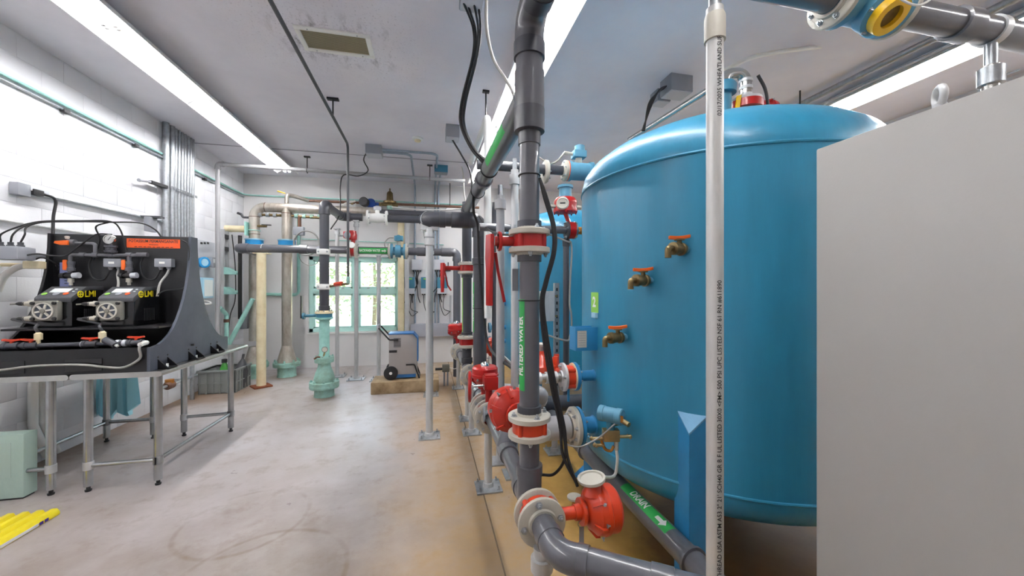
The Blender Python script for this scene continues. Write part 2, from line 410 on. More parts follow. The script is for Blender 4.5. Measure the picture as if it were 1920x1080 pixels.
# window
wt = thing('window_1', None, None, (WX0, YB, WZ0)); wt['kind'] = 'structure'
XM = (WX0+WX1)/2; ZM = 1.45
fr = MB(); t = .07
fr.bb((WX0, YB+.06, WZ0), (WX0+t, YB+.14, WZ1)).bb((WX1-t, YB+.06, WZ0), (WX1, YB+.14, WZ1)).bb((WX0, YB+.06, WZ1-t), (WX1, YB+.14, WZ1)).bb((WX0, YB+.06, WZ0), (WX1, YB+.14, WZ0+t))
fr.build('window_frame', 'winframe', wt, bevel=.004)
MB().bb((XM-.055, YB+.05, WZ0+t), (XM+.055, YB+.15, WZ1-t)).build('mullion', 'winframe', wt, bevel=.004)
for a, b_ in ((WX0+t, XM-.055), (XM+.055, WX1-t)):
    MB().bb((a, YB+.055, ZM-.06), (b_, YB+.13, ZM+.04)).build('meeting_rail', 'winframe', wt, bevel=.004)
    for z0, z1 in ((WZ0+t, ZM-.06), (ZM+.04, WZ1-t)):
        s = MB(); e = .035
        s.bb((a, YB+.07, z0), (a+e, YB+.12, z1)).bb((b_-e, YB+.07, z0), (b_, YB+.12, z1)).bb((a, YB+.07, z0), (b_, YB+.12, z0+e)).bb((a, YB+.07, z1-e), (b_, YB+.12, z1))
        s.build('sash', 'winframe', wt, bevel=.003)
        MB().bb((a+e, YB+.092, z0+e), (b_-e, YB+.098, z1-e)).build('pane', 'glass', wt)
    for k in (.25, .75):
        MB().bb((a+(b_-a)*k-.02, YB+.03, ZM+.04), (a+(b_-a)*k+.02, YB+.06, ZM+.055)).build('latch', 'galv', wt)
MB().bb((WX0-.02, YB-.03, WZ0-.03), (WX1+.02, YB+.06, WZ0)).build('window_sill', 'white', wt, bevel=.004)

# outside
MB().bb((-30, YB+.4, -.4), (30, 60, -.25)).build('ground', 'grass', loc=(0,0,0), kind='structure')
def tree(name, label, x, y, h, rw, seed, cat):
    rnd = random.Random(seed); t = thing(name, label, cat, (x, y, -.25))
    tr = MB(); tr.tube([(x, y, -.25), (x+.05, y, h*.3), (x-.03, y+.05, h*.6), (x, y, h*.85)], [.09, .07, .05, .02], 8)
    for k in range(5):
        a = k*1.3; tr.tube([(x, y, h*(.3+.1*k)), (x+rw*.6*math.cos(a), y+rw*.6*math.sin(a), h*(.45+.1*k))], [.035, .012], 6)
    tr.build('trunk', 'bark', t)
    lv = MB()
    for k in range(2600):
        while True:
            p = V((rnd.uniform(-1,1), rnd.uniform(-1,1), rnd.uniform(-1,1)))
            if .3 < p.length < 1: break
        p = V((x+p.x*rw, y+p.y*rw, h*.52+p.z*h*.5)); s = rnd.uniform(.05, .12)
        u = V((rnd.uniform(-1,1), rnd.uniform(-1,1), rnd.uniform(-.6,.6))).normalized(); v = axes(u)[1]
        lv.add([p-u*s, p+v*s*.5, p+u*s, p-v*s*.5], [(0,1,2,3)])
    lv.build('foliage', 'leaf', t, kind='stuff', smooth=False)
tree('bush', 'pale sunlit bush outside, filling the left half of the window', -3.9, 12.0, 3.6, 1.9, 1, 'bush')
tree('shrub', 'tall pale shrub outside, behind the middle of the window', -2.2, 16.5, 5.2, 2.4, 3, 'shrub')
tree('tree', 'pale sunlit tree outside, behind the right half of the window', -.2, 14.2, 4.6, 2.1, 2, 'tree')

# fluorescent fixtures (Y spans), rows at three X
def fixture(x, y0, y1, label, group):
    t = thing('fluorescent_fixture', label, 'ceiling light', (x, (y0+y1)/2, CEIL), group)
    z = CEIL-.004
    MB().prism([(-.065, 0), (.065, 0), (.05, -.06), (-.05, -.06)], (x, y0, z), (1,0,0), (0,0,1), (0, y1-y0, 0)).build('housing', 'reflector', t)
    for s in (-1, 1):
        MB().prism([(s*.055, -.035), (s*.165, -.105), (s*.165, -.12), (s*.158, -.12), (s*.158, -.109), (s*.05, -.042)], (x, y0, z), (1,0,0), (0,0,1), (0, y1-y0, 0)).build('reflector_wing', 'reflector', t, smooth=False)
    ym = (y0+y1)/2
    for a, b_ in ((y0+.03, ym-.02), (ym+.02, y1-.03)):
        for s in (-1, 1):
            MB().cyl((x+s*.036, a, z-.088), (x+s*.036, b_, z-.088), .015, n=8).build('lamp_tube', 'lamp', t)
            for q in (a, b_):
                MB().box((x+s*.036, q, z-.08), (.034, .022, .055)).build('lamp_holder', 'white', t, bevel=.003)
G = 'ceiling fluorescent fixtures in three rows'
fixture(-2.345, 4.68, 7.12, 'long twin-tube light over the left wall, nearest the window wall', G)
fixture(-2.345, 2.22, 4.66, 'long twin-tube light cut by the top left edge of the picture', G)
fixture(-2.345, -.24, 2.20, 'twin-tube light of the left row, behind the viewer', G)
fixture(.89, 4.68, 7.12, 'twin-tube light behind the grey overhead header, far end of the middle row', G)
fixture(.89, 2.22, 4.66, 'twin-tube light behind the thick upright grey pipe, middle row', G)
fixture(.89, -.24, 2.20, 'twin-tube light of the middle row, above the viewer', G)
fixture(4.36, 3.3, 5.74, 'twin-tube light of the right row, above the far blue tank', G)
fixture(4.36, .84, 3.28, 'bright twin-tube light over the right of the near blue tank', G)
fixture(4.36, -1.6, .82, 'twin-tube light at the top right corner, beyond the grey pipe', G)

# ceiling air grille
t = thing('air_grille', 'dusty ceiling air grille with a white frame and soot marks', 'vent', (-.755, 3.425, CEIL))
x0, x1, y0, y1 = -1.045, -.47, 3.265, 3.585; e = .04
for a, b_ in (((x0, y0), (x1, y0+e)), ((x0, y1-e), (x1, y1)), ((x0, y0+e), (x0+e, y1-e)), ((x1-e, y0+e), (x1, y1-e))):
    MB().bb((a[0], a[1], CEIL-.014), (b_[0], b_[1], CEIL+.0)).build('frame_bar', 'white', t, bevel=.003)
MB().bb((x0+e, y0+e, CEIL-.003), (x1-e, y1-e, CEIL+.001)).build('backing', 'filterd', t)
for k in range(16):
    yy = y0+e+(k+.5)*(y1-y0-2*e)/16
    MB().box((-.757, yy, CEIL-.008), (x1-x0-2*e, .011, .003), (1,0,0), (0,.85,.5), (0,-.5,.85)).build('slat', 'filter', t)
for q in ((x0+.1, y0+.02), (x1-.1, y0+.02), (x0+.1, y1-.02), (x1-.1, y1-.02)):
    MB().lathe((q[0], q[1], CEIL-.014), (0,0,-1), [(0,.006),(.004,.004)], 8).build('screw', 'galv', t)
# smoke detector
p = at(783, 263, Z=CEIL-.03); t = thing('smoke_detector', 'round white smoke detector on the ceiling', 'smoke detector', (p.x, p.y, CEIL))
MB().lathe((p.x, p.y, CEIL), (0,0,-1), [(0,.075),(.02,.075),(.028,.06)], 20).build('base', 'white', t)
MB().lathe((p.x, p.y, CEIL-.028), (0,0,-1), [(0,.045),(.02,.04),(.025,.02)], 16).build('sensor', 'cream', t)

# =================================================================== FITTING BUILDERS
def pipe_run(name, label, pts, r, matn, cat='pipe', bend=None, hub=1.17, couplings=(), group=None, n=18, elbow_mat=None, elbows=True, hublen=None):
    pts = [V(p) for p in pts]; t = thing(name, label, cat, pts[0], group)
    B = bend or r*1.9; hl = hublen or r*.9
    prev = pts[0]
    for i in range(1, len(pts)-1):
        p = pts[i]; d1 = (pts[i-1]-p).normalized(); d2 = (pts[i+1]-p).normalized(); ang = d1.angle(d2)
        tt = B/math.tan(ang/2)
        arc = fillet([p+d1*(tt+hl), p, p+d2*(tt+hl)], B, 10)
        if elbows:
            e = MB().tube(arc, r*hub, n).build('elbow', elbow_mat or matn, t)
            for dd in (d1, d2): MB().lathe(p+dd*(tt+hl*.1), dd, [(0, r*hub*1.0), (.001, r*hub*1.06), (hl*.92, r*hub*1.06), (hl*.93, r*hub)], n).build('hub', elbow_mat or matn, e)
        MB().cyl(prev, p+d1*(tt+hl*.5), r, n=n).build('pipe_section', matn, t)
        prev = p+d2*(tt+hl*.5)
        if not elbows: MB().tube(fillet([p+d1*(tt+hl*.6), p, p+d2*(tt+hl*.6)], B, 10), r, n).build('bend', matn, t)
    MB().cyl(prev, pts[-1], r, n=n).build('pipe_section', matn, t)
    for c, ax, ln in couplings:
        ax = V(ax).normalized(); c = V(c); MB().lathe(c-ax*ln/2, ax, [(0, r*1.02), (.002, r*hub*1.04), (ln-.002, r*hub*1.04), (ln, r*1.02)], n).build('coupling', elbow_mat or matn, t)
    return t
def bolt(parent, c, a, r=.009, h=.01, matn='galv'):
    MB().lathe(c, a, [(0, r*1.5), (.002, r*1.5), (.002, r), (h, r), (h+.001, r*.6), (h+.008, r*.6)], 6).build('bolt', matn, parent, smooth=False)
def flange(parent, c, a, R, t, rin, matn='flange', nb=8, bs=1, br=None, bm='galv', ph=.2, name='flange'):
    "disc with its near face at c, thickness t along a; bolts stand on the far face"
    a, u, v = axes(a); c = V(c)
    o = MB().lathe(c, a, [(0, rin), (0, R*.96), (R*.03, R), (t-R*.03, R), (t, R*.96), (t, rin*1.28), (t+R*.12, rin*1.22), (t+R*.12, rin)], 28, False).build(name, matn, parent)
    br = br or R*(.105 if nb == 4 else .08)
    for k in range(nb):
        q = ph+2*math.pi*k/nb; bolt(o, c+a*t+(u*math.cos(q)+v*math.sin(q))*R*.79, a, br, br*1.1, bm)
    return o
def actuator(t, c, d, R, matn='orange_red', dome=True, wheel=None, seed=0):
    "round pneumatic actuator: neck, drum with ribs, bolts and an end dome, from c along d"
    a, u, v = axes(d); c = V(c)
    MB().lathe(c, a, [(0, R*.32), (R*.25, R*.32), (R*.26, R*.55), (R*.4, R*.55), (R*.42, R*.4), (R*.6, R*.45)], 18).build('mounting_neck', matn, t)
    dr = MB().lathe(c+a*R*.5, a, [(0, R*.45), (R*.12, R*.72), (R*.3, R*.86), (R*.4, R*.97), (R*.62, R), (R*.66, R*1.04), (R*.82, R*1.04), (R*.86, R*.98), (R*1.25, R*.97), (R*1.38, R*.84), (R*1.42, R*.5)], 28).build('drum', matn, t)
    for k in range(6):
        q = .3+2*math.pi*k/6; w_ = u*math.cos(q)+v*math.sin(q)
        MB().prism([(R*.2, R*.55), (R*.62, R*.93), (R*.62, R*1.1), (R*.42, R*1.08), (R*.15, R*.75)], c+a*R*.45-a.cross(w_)*R*.07, a, w_, a.cross(w_)*R*.14).build('rib', matn, dr)
    for k in range(8):
        q = .1+2*math.pi*k/8; w_ = u*math.cos(q)+v*math.sin(q)
        bolt(dr, c+a*R*1.02+w_*R*1.03, w_ if k % 2 else a, R*.06, R*.06)
    for k in range(4):
        q = .8+2*math.pi*k/4; bolt(dr, c+a*R*.4+(u*math.cos(q)+v*math.sin(q))*R*.46, -a, R*.07, R*.06)
    if dome: MB().lathe(c+a*R*1.9, a, [(0, R*.34), (R*.06, R*.34), (R*.2, R*.28), (R*.3, R*.16), (R*.34, .001)], 16).build('dome', 'chrome', t)
    if wheel is not None:
        wv = V(wheel).normalized(); b0 = c+a*R*1.0+wv*R*.8
        MB().lathe(b0, wv, [(0, R*.5), (R*.28, R*.28), (R*.4, R*.22)], 16).build('cover', matn, t)
        MB().lathe(b0+wv*R*.38, wv, [(0, R*.2), (R*.1, R*.2), (R*.1, R*.55), (R*.16, R*.6), (R*.26, R*.6), (R*.26, R*.5), (R*.2, R*.46), (R*.2, .001)], 24).build('indicator_disc', 'flange', t)
def wafer_valve(name, label, c, axis, stem, R, rp, kind, tw=.05, tf=.022, red='red', cat='valve', flm='flange', nb=8, scale=1.0, wheel=None, act_red=None, necklen=None, group=None):
    "wafer body between two flanges on the pipe, operator on the stem side"
    axis, stem = V(axis).normalized(), V(stem).normalized(); c = V(c)
    t = thing(name, label, cat, c, group)
    a, u, v = axes(axis)
    MB().ring(c-axis*tw/2, axis, R*.8, rp*.9, tw, 28).build('valve_body', red, t)
    for k in range(4):
        q = .785+k*math.pi/2; d = u*math.cos(q)+v*math.sin(q)
        MB().cyl(c-axis*tw*.5+d*R*.79, c+axis*tw*.5+d*R*.79, R*.13, n=10).build('lug', red, t)
    flange(t, c+axis*tw/2, axis, R, tf, rp, flm, nb, name='flange')
    flange(t, c-axis*tw/2, -axis, R, tf, rp, flm, nb, name='flange')
    if kind == 'plain': return t
    nl = necklen or R*1.25
    top = c+stem*nl
    if kind in ('lever', 'gear'):
        MB().cyl(c+stem*R*.6, top, R*.24, n=14).build('neck', red, t)
    else:
        MB().cyl(c+stem*R*.6, top, R*.26, n=14).build('neck', red, t)
    if kind == 'act':
        actuator(t, top, stem, R*1.02*scale, act_red or red, True, wheel)
    return t

GY = .44; HZ = .57        # header line of the near filters: X and height
# =================================================================== NEAR HEADER (right of the floor joint)
PY = 1.62                 # the near upright pipe
r3 = .0445
# floor joint
MB().bb((.388, YF, -.001), (.397, YB, .0012)).build('floor_joint', 'jointdark', bpy.data.objects['floor'])
# header pieces along Y
def header(label, y0, y1, coup=(), r=r3, m_='pvc'):
    return pipe_run('header_pipe', label, [(GY, y0, HZ), (GY, y1, HZ)], r, m_, couplings=[((GY, y, HZ), (0,1,0), ln) for y, ln in coup])
t = header('grey header pipe under the upright pipe, between the two near flanged valves', 1.52, 2.66, ((2.10, .12),))
MB().tube([(GY, PY-.115, HZ), (GY, PY+.115, HZ)], r3*1.22, 20).build('tee_body', 'pvc', t)
MB().tube([(GY, PY, HZ), (GY, PY, HZ+.13)], r3*1.22, 20).build('tee_branch', 'pvc', t)
for yy in (PY-.115, PY+.075): MB().lathe((GY, yy, HZ), (0,1,0), [(0, r3), (.001, r3*1.3), (.04, r3*1.3), (.041, r3)], 20).build('tee_hub', 'pvc', t)
MB().lathe((GY, PY, HZ+.10), (0,0,1), [(0, r3), (.001, r3*1.3), (.045, r3*1.3), (.046, r3)], 20).build('tee_hub', 'pvc', t)
header('grey header pipe between the handwheel valve and the far upright pipes', 2.99, 5.60, ((3.3, .1), (4.36, .2), (5.3, .1)), r3*1.1)
# elbow run leaving to the right at the bottom
pipe_run('elbow_pipe', 'shiny grey elbow pipe sweeping right along the bottom of the picture', [(GY, 1.41, HZ), (GY, 1.245, HZ), (1.10, .79, HZ), (1.10, .79, 0)], r3*1.08, 'pvc', bend=.12, hub=1.04, couplings=[((.72, 1.052, HZ), (.82,-.57,0), .07)])
# near flanged valve, actuator to the right
wafer_valve('butterfly_valve', 'orange-red actuator valve on the lowest grey elbow, in the foreground', (GY, 1.465, HZ), (0,1,0), (1,0,0), .097, r3*1.05, 'act', tw=.048, tf=.022, red='orange_red', nb=4, wheel=(-.15,0,1), scale=.98, necklen=.15)
tg = thing('valve_tag', 'small grey tag hanging below the foreground red actuator', 'tag', (.62, 1.455, HZ-.16))
MB().bb((.608, 1.452, HZ-.125), (.628, 1.455, HZ-.055)).build('plate', 'boxgrey', tg)
MB().torus((.617, 1.455, HZ-.045), (0,1,0), .014, .0015, 12, 6).build('wire_loop', 'galv', tg)
# upright pipe with wafer valves
t = thing('upright_pipe', 'tall upright grey pipe in the foreground with a green lettered band', 'pipe', (GY, PY, HZ+.1))
zr = 2.165
VZ1 = EYE-(797-540)/FPX*1.677; VZ2 = EYE+(540-453)/FPX*1.677
for a, b_ in ((HZ+.1, VZ1-.03), (VZ1+.03, VZ2-.03), (VZ2+.03, zr+.02)):
    MB().cyl((GY, PY, a), (GY, PY, b_), r3, n=24).build('pipe_section', 'pvc', t)
for z, s in ((VZ1+.045, 1), (VZ2-.045, -1), (VZ2+.045, 1)):
    MB().lathe((GY, PY, z), (0,0,s), [(0, r3), (0, r3*1.22), (.045, r3*1.22), (.046, r3)], 24).build('socket', 'pvcd', t)
r4 = .0585
MB().lathe((GY, PY, zr-.03), (0,0,1), [(0, r3), (.001, r3*1.12), (.055, r3*1.12), (.056, r4*1.0), (.06, r4*1.16), (.16, r4*1.16), (.161, r4*1.04)], 24).build('reducer', 'pvcd', t)
zt = 2.70
MB().cyl((GY, PY, zr+.1), (GY, PY, zt-.12), r4*1.04, n=24).build('pipe_section', 'pvc', t)
MB().lathe((GY, PY, 2.27), (0,0,1), [(0, r4*1.05), (.001, r4*1.13), (.19, r4*1.13), (.191, r4*1.05)], 24).build('tee_collar', 'pvc', t)
e = MB().tube(fillet([(GY, PY, zt-.17), (GY, PY, zt), (GY, PY-.19, zt)], .085, 10), r4*1.12, 24).build('elbow', 'pvc', t)
MB().lathe((GY, PY-.11, zt), (0,-1,0), [(0, r4), (.001, r4*1.19), (.075, r4*1.19), (.076, r4)], 24).build('hub', 'pvcd', e)
MB().lathe((GY, PY, zt-.11), (0,0,-1), [(0, r4), (.001, r4*1.19), (.07, r4*1.19), (.071, r4)], 24).build('hub', 'pvcd', e)
# the green lettered band: text reads upward
lb = wrap_label('label_band', 'green', t, (GY, PY, 1.25), (0,0,1), V((-.93,-.36,0)).normalized(), r3+.0012, .40, .042)
text_mesh('FILTERED WATER', .040, oncyl((GY, PY, 1.245), (0,0,1), V((-.93,-.36,0)).normalized(), r3+.0022, -1), 'lettering', 'signwhite', t, .0014, sx=.82)
for z in (1.445, 2.0): MB().torus((GY, PY, z), (0,0,1), r3+.003, .003, 24, 6).build('cable_tie', 'cable', t)
wafer_valve('check_valve', 'red wafer valve between pale flanges low on the foreground upright pipe', (GY, PY, VZ1), (0,0,1), (-.15,1,0), .095, r3, 'act', tw=.052, tf=.024, red='orange_red', nb=4, wheel=None, scale=1.12, necklen=.10, act_red='redmid')
v2 = wafer_valve('lever_valve', 'red lever valve between pale flanges high on the foreground upright pipe', (GY, PY, VZ2), (0,0,1), (-1,.1,0), .092, r3, 'lever', tw=.055, tf=.024, nb=4, necklen=.155)
lx, ly = GY-.155, PY+.02
MB().lathe((lx+.03, ly, VZ2), (-1,0,0), [(0,.042), (.008,.045), (.014,.042)], 20).build('notch_plate', 'red', v2)
MB().lathe((lx+.02, ly, VZ2), (-1,0,0), [(0,.035), (.004,.035)], 16).build('washer', 'chrome', v2)
MB().prism([(-.022,.03), (.022,.03), (.024,-.07), (.013,-.14), (.013,-.285), (-.022,-.285), (-.022,-.13), (-.028,-.07)], (lx-.012, ly, VZ2), (.35,-.94,0), (0,0,1), (-.016,0,0)).build('lever', 'red', v2, bevel=.003)
MB().tube([(lx+.005, ly+.0, VZ2-.05), (lx+.02, ly+.02, VZ2-.13), (lx+.05, ly+.02, VZ2-.27)], .007, 8).build('squeeze_arm', 'red', v2)
MB().box((lx+.10, ly+.02, VZ2-.17), (.028, .004, .10)).build('tag', 'boxgrey', v2)

# handwheel valve and vertical actuator valve on the header
v3 = wafer_valve('gear_valve', 'red gear valve with a handwheel on the floor-level grey header', (GY-.01, 2.70, HZ), (0,1,0), (0,0,1), .112, r3*1.1, 'lever', tw=.045, tf=.024, nb=8, necklen=.2)
gz = HZ+.245
MB().box((GY, 2.70, gz), (.105, .10, .095)).build('gearbox', 'red', v3, bevel=.012)
MB().box((GY, 2.70, gz+.052), (.085, .08, .014)).build('gearbox_cover', 'red', v3, bevel=.004)
MB().cyl((GY-.05, 2.66, gz-.01), (GY-.135, 2.65, gz-.01), .007, n=10).build('shaft', 'chrome', v3)
hw = MB().torus((GY-.155, 2.65, gz-.01), (1,-.12,0), .098, .011, 32, 8).build('handwheel', 'red', v3)
for k in range(3):
    q = .4+k*2.094; MB().cyl((GY-.15, 2.65, gz-.01), (GY-.155, 2.65+.095*math.cos(q), gz-.01+.095*math.sin(q)), .007, n=8).build('spoke', 'red', hw)
MB().lathe((GY-.165, 2.65, gz-.01), (1,-.12,0), [(0,.018), (.03,.02), (.04,.012)], 12).build('wheel_hub', 'galvp', hw)
wafer_valve('butterfly_valve', 'red drum-topped valve standing behind the handwheel on the grey header', (GY-.01, 2.90, HZ), (0,1,0), (0,0,1), .112, r3*1.1, 'act', tw=.045, tf=.024, nb=8, scale=.9, necklen=.13)
p = V((GY-.06, 2.60, HZ+.05)); kt = thing('cable_gland_ring', 'grey oval steel eye beside the red disc valve', 'ring', p)
MB().tube([p+V((0, .02*math.sin(q), .05*math.cos(q))) for q in [2*math.pi*i/20 for i in range(20)]], .006, 8, True).build('eye', 'boxgrey', kt)
MB().cyl(p+V((0,0,.0)), p+V((.05,.06,.0)), .014, n=12).build('stud', 'boxgrey', kt)

# pedestal supports with base plates
def pedestal(label, x, y, ztop, r=.03, plate=.19, group=None, matn='galvp', coll=True, saddle=True, rot=0):
    t = thing('pipe_support', label, 'pipe stand', (x, y, 0), group)
    MB().box((x, y, .006), (plate, plate, .012), (math.cos(rot), math.sin(rot), 0), (-math.sin(rot), math.cos(rot), 0)).build('base_plate', 'galv', t, bevel=.002)
    for i in (-1, 1):
        for j in (-1, 1):
            a, b_ = i*plate*.37, j*plate*.37
            q = (x+a*math.cos(rot)-b_*math.sin(rot), y+a*math.sin(rot)+b_*math.cos(rot))
            MB().lathe((q[0], q[1], .012), (0,0,1), [(0,.016), (.003,.016), (.003,.010), (.012,.010), (.012,.006), (.03,.006)], 6).build('anchor_bolt', 'galv', t, smooth=False)
    MB().cyl((x, y, .012), (x, y, ztop), r, n=18).build('post', matn, t)
    MB().lathe((x, y, .012), (0,0,1), [(0, r*1.35), (.03, r*1.25), (.032, r)], 18).build('weld_collar', matn, t)
    if coll: MB().lathe((x, y, ztop-.09), (0,0,1), [(0, r), (.002, r*1.35), (.05, r*1.35), (.052, r)], 18).build('lock_collar', matn, t)
    return t
def saddle(t, x, y, z, r, ax, matn='galvp'):
    "U-bolt and cradle round a pipe of radius r at height z"
    a = V(ax); u = a.cross(V((0,0,1)))
    MB().tube([V((x, y, z))+u*math.cos(q)*(r+.006)+V((0,0,1))*math.sin(q)*(r+.006) for q in [math.pi*i/12 for i in range(-2, 15)]], .006, 8).build('u_bolt', 'galv', t)
    MB().prism([(-r*1.1, -r-.03), (r*1.1, -r-.03), (r*1.15, -r*.5), (r*.8, -r*.75), (0, -r-.002), (-r*.8, -r*.75), (-r*1.15, -r*.5)], V((x, y, z))-a*.03, u, (0,0,1), a*.06).build('saddle', matn, t)
for y, lab in ((2.80, 'short galvanized pipe stand beside the floor joint, its square plate nearest the viewer'), (3.90, 'short pipe stand behind the red handwheel, second plate along the header'), (4.32, 'short pipe stand with a small plate, third along the header'), (5.68, 'short pipe stand at the far end of the header, near the concrete pad')):
    pedestal(lab, GY, y, HZ-r3*1.15, .03, .19, 'short stands under the floor-level header', coll=y > 3)
pedestal('short pipe stand directly under the foreground elbow flange', GY-.01, 1.40, HZ-.075, .032, .19, 'short stands under the floor-level header')

# far uprights on the header -------------------------------------------------
UX, UY = .525, 3.90
pipe_run('elbow_pipe', 'dark grey overhead elbow pipe dropping down beside the header, with green lettering', [(.03, 6.42, 2.13), (.0, 3.90, 2.20), (UX, UY, 2.20), (UX, UY, HZ+.03)], .070, 'pvcd', bend=.105, hub=1.12, couplings=[((.30, 3.9, 2.2), (1,0,0), .14), ((UX, UY, 1.78), (0,0,1), .06)])
t = [o for o in bpy.data.objects if o.name.startswith('elbow_pipe')][-1]
ul = V((-.98,-.2,0)).normalized()
wrap_label('label_band', 'green', t, (UX, UY, 1.30), (0,0,1), ul, .0712, .52, .035)
text_mesh('FILTERED WATER', .036, oncyl((UX, UY, 1.30), (0,0,1), ul, .0722, -1), 'lettering', 'signwhite', t, .0006)
for z in (1.74, 1.29): MB().torus((UX, UY, z), (0,0,1), .073, .004, 24, 6).build('band', 'cable', t)
FX, FY = GY, 4.40
t = thing('upright_pipe', 'dark upright pipe between red-ringed valves, behind the overhead elbow', 'pipe', (FX, FY, HZ))
fz1 = EYE-(640-540)/FPX*4.39; fz2 = EYE+(540-503)/FPX*4.39
for a, b_ in ((HZ, fz1-.03), (fz1+.03, fz2-.03), (fz2+.03, 2.5)):
    MB().cyl((FX, FY, a), (FX, FY, b_), .055, n=20).build('pipe_section', 'pvcd', t)
wrap_label('label_band', 'limegreen', t, (FX, FY, 1.3), (0,0,1), ul, .0556, .8, .03)
for z, s in ((HZ+.06, 1), (fz1+.05, 1), (fz2-.05, -1)): MB().lathe((FX, FY, z), (0,0,s), [(0,.055), (0,.066), (.06,.066), (.061,.055)], 20).build('socket', 'pvcd', t)
wafer_valve('check_valve', 'far red-ringed wafer valve low on the dark upright pipe', (FX, FY, fz1), (0,0,1), (-1,.3,0), .11, .055, 'plain', tw=.07, tf=.03)
v = wafer_valve('lever_valve', 'far red lever valve high on the dark upright pipe', (FX, FY, fz2), (0,0,1), (-1,0,0), .105, .055, 'lever', tw=.07, tf=.028, necklen=.27)
MB().prism([(-.03,.06), (.03,.06), (.03,-.1), (.015,-.28), (-.02,-.28), (-.03,-.1)], (FX-.27, FY, fz2), (.5,-.87,0), (0,0,1), (-.02,0,0)).build('lever', 'red', v, bevel=.003)
MB().tube([(FX-.25, FY, fz2-.05), (FX-.22, FY+.02, fz2-.2), (FX-.18, FY+.02, fz2-.26)], .009, 8).build('squeeze_arm', 'red', v)
MB().lathe((FX-.245, FY, fz2), (-1,0,0), [(0,.05), (.015,.05)], 16).build('notch_plate', 'red', v)
wafer_valve('butterfly_valve', 'small far red drum valve at the end of the floor-level header', (GY, 5.55, HZ), (0,1,0), (-.1,0,1), .125, .05, 'act', tw=.05, tf=.03, scale=1.0, necklen=.17)
flange(tag(bpy.data.objects['header_pipe.001']), (GY, 4.02, HZ), (0,-1,0), .115, .03, r3*1.1) if 'header_pipe.001' in bpy.data.objects else None

# overhead header along the room, z ~2.36
t = pipe_run('overhead_header', 'glossy grey overhead pipe receding from the tall upright pipe, green band on top', [(GY, PY+.05, 2.365), (GY, 4.42, 2.40)], .060, 'pvc', couplings=[((GY, 3.05, 2.382), (0,1,.013), .1), ((GY, 4.30, 2.398), (0,1,.013), .12)])
wrap_label('label_band', 'green', t, (GY, 2.25, 2.3715), V((0,1,.0126)).normalized(), V((-.93,0,-.35)).normalized(), .0608, .6, .05)
for y in (2.75, 3.4): MB().torus((GY, y, 2.378), (0,1,0), .063, .004, 20, 6).build('cable_tie', 'cable', t)
# overhead 4-inch line along X with flow meter
OY, OZ = 1.245, 2.715
pipe_run('overhead_pipe', 'grey overhead pipe crossing the top right corner, carrying the yellow-ringed meter', [(GY, PY-.14, 2.70), (GY, OY, OZ), (1.635, OY, OZ)], .0585, 'pvc', bend=.1)
pipe_run('overhead_pipe', 'grey overhead pipe right of the yellow-ringed meter, above the cabinet', [(2.025, OY, OZ), (4.2, OY, OZ)], .0585, 'pvc', couplings=[((2.40, OY, OZ), (1,0,0), .10)])
mt = thing('flow_meter', 'pale blue flow meter with a yellow-ringed dial on the overhead pipe', 'flow meter', (1.815, OY, OZ))
flange(mt, (1.675, OY, OZ), (-1,0,0), .112, .024, .06, 'flange', 8)
flange(mt, (1.965, OY, OZ), (1,0,0), .112, .024, .06, 'flange', 8)
MB().lathe((1.675, OY, OZ), (1,0,0), [(0,.06), (0,.108), (.03,.108), (.05,.085), (.24,.085), (.26,.108), (.29,.108), (.29,.06)], 28).build('body', 'meter_blue', mt)
dn = V((.05,-.62,-.78)).normalized()
MB().lathe(V((1.82, OY, OZ))+dn*.06, dn, [(0,.085), (.05,.085), (.06,.07)], 24).build('dial_housing', 'meter_blue', mt)
MB().ring(V((1.82, OY, OZ))+dn*.115, dn, .068, .04, .04, 24).build('dial_ring', 'meteryellow', mt)
MB().lathe(V((1.82, OY, OZ))+dn*.118, dn, [(0,.045), (.018,.045)], 20).build('dial_face', 'bronze', mt)
for k in range(5):
    q = k*1.256; a_, u_, v_ = axes(dn); bolt(mt, V((1.82, OY, OZ))+dn*.112+(u_*math.cos(q)+v_*math.sin(q))*.077, dn, .006, .006)
MB().tube(spline([V((1.765, OY-.09, OZ+.02)), V((1.74, OY-.15, OZ-.08)), V((1.825, OY-.18, OZ-.135)), V((1.965, OY-.16, OZ-.04)), V((1.985, OY-.12, OZ+.06))]), .004, 8).build('signal_cable', 'cablewhite', mt)
# stencilled support pipe in front of the tank
SX_, SY_ = 1.062, 1.226
t = thing('support_post', 'whitish steel support post with black stencilled text, in front of the blue tank', 'post', (SX_, SY_, 0))
MB().cyl((SX_, SY_, 0), (SX_, SY_, 2.56), .0302, n=28).build('post', 'stencil', t)
MB().lathe((SX_, SY_, 2.435), (0,0,1), [(0,.0302), (.001,.037), (.09,.037), (.1,.034), (.1,.0302)], 28).build('coupling', 'flange', t)
MB().cyl((SX_, SY_, 2.53), (SX_, SY_, 2.65), .022, n=20).build('threaded_rod', 'galv', t)
MB().box((SX_, SY_, .006), (.2, .2, .012)).build('base_plate', 'galv', t)
MB().ring((SX_-.015, SY_, OZ), (1,0,0), .064, .0586, .03, 24).build('pipe_strap', 'galvp', t)
upv = V((-SX_, -SY_, 0)).normalized(); ang = math.radians(-22); upv = V((upv.x*math.cos(ang)-upv.y*math.sin(ang), upv.x*math.sin(ang)+upv.y*math.cos(ang), 0))
if upv.cross(V((0,0,1))).dot(V((CY,-SY,0))) < 0: pass
rt = V((CY,-SY,0)); upv = (V((-SX_,-SY_,0)).normalized()*.85+rt*.45).normalized()
def st(z): return oncyl((SX_, SY_, z), (0,0,1), upv, .0310, -1)
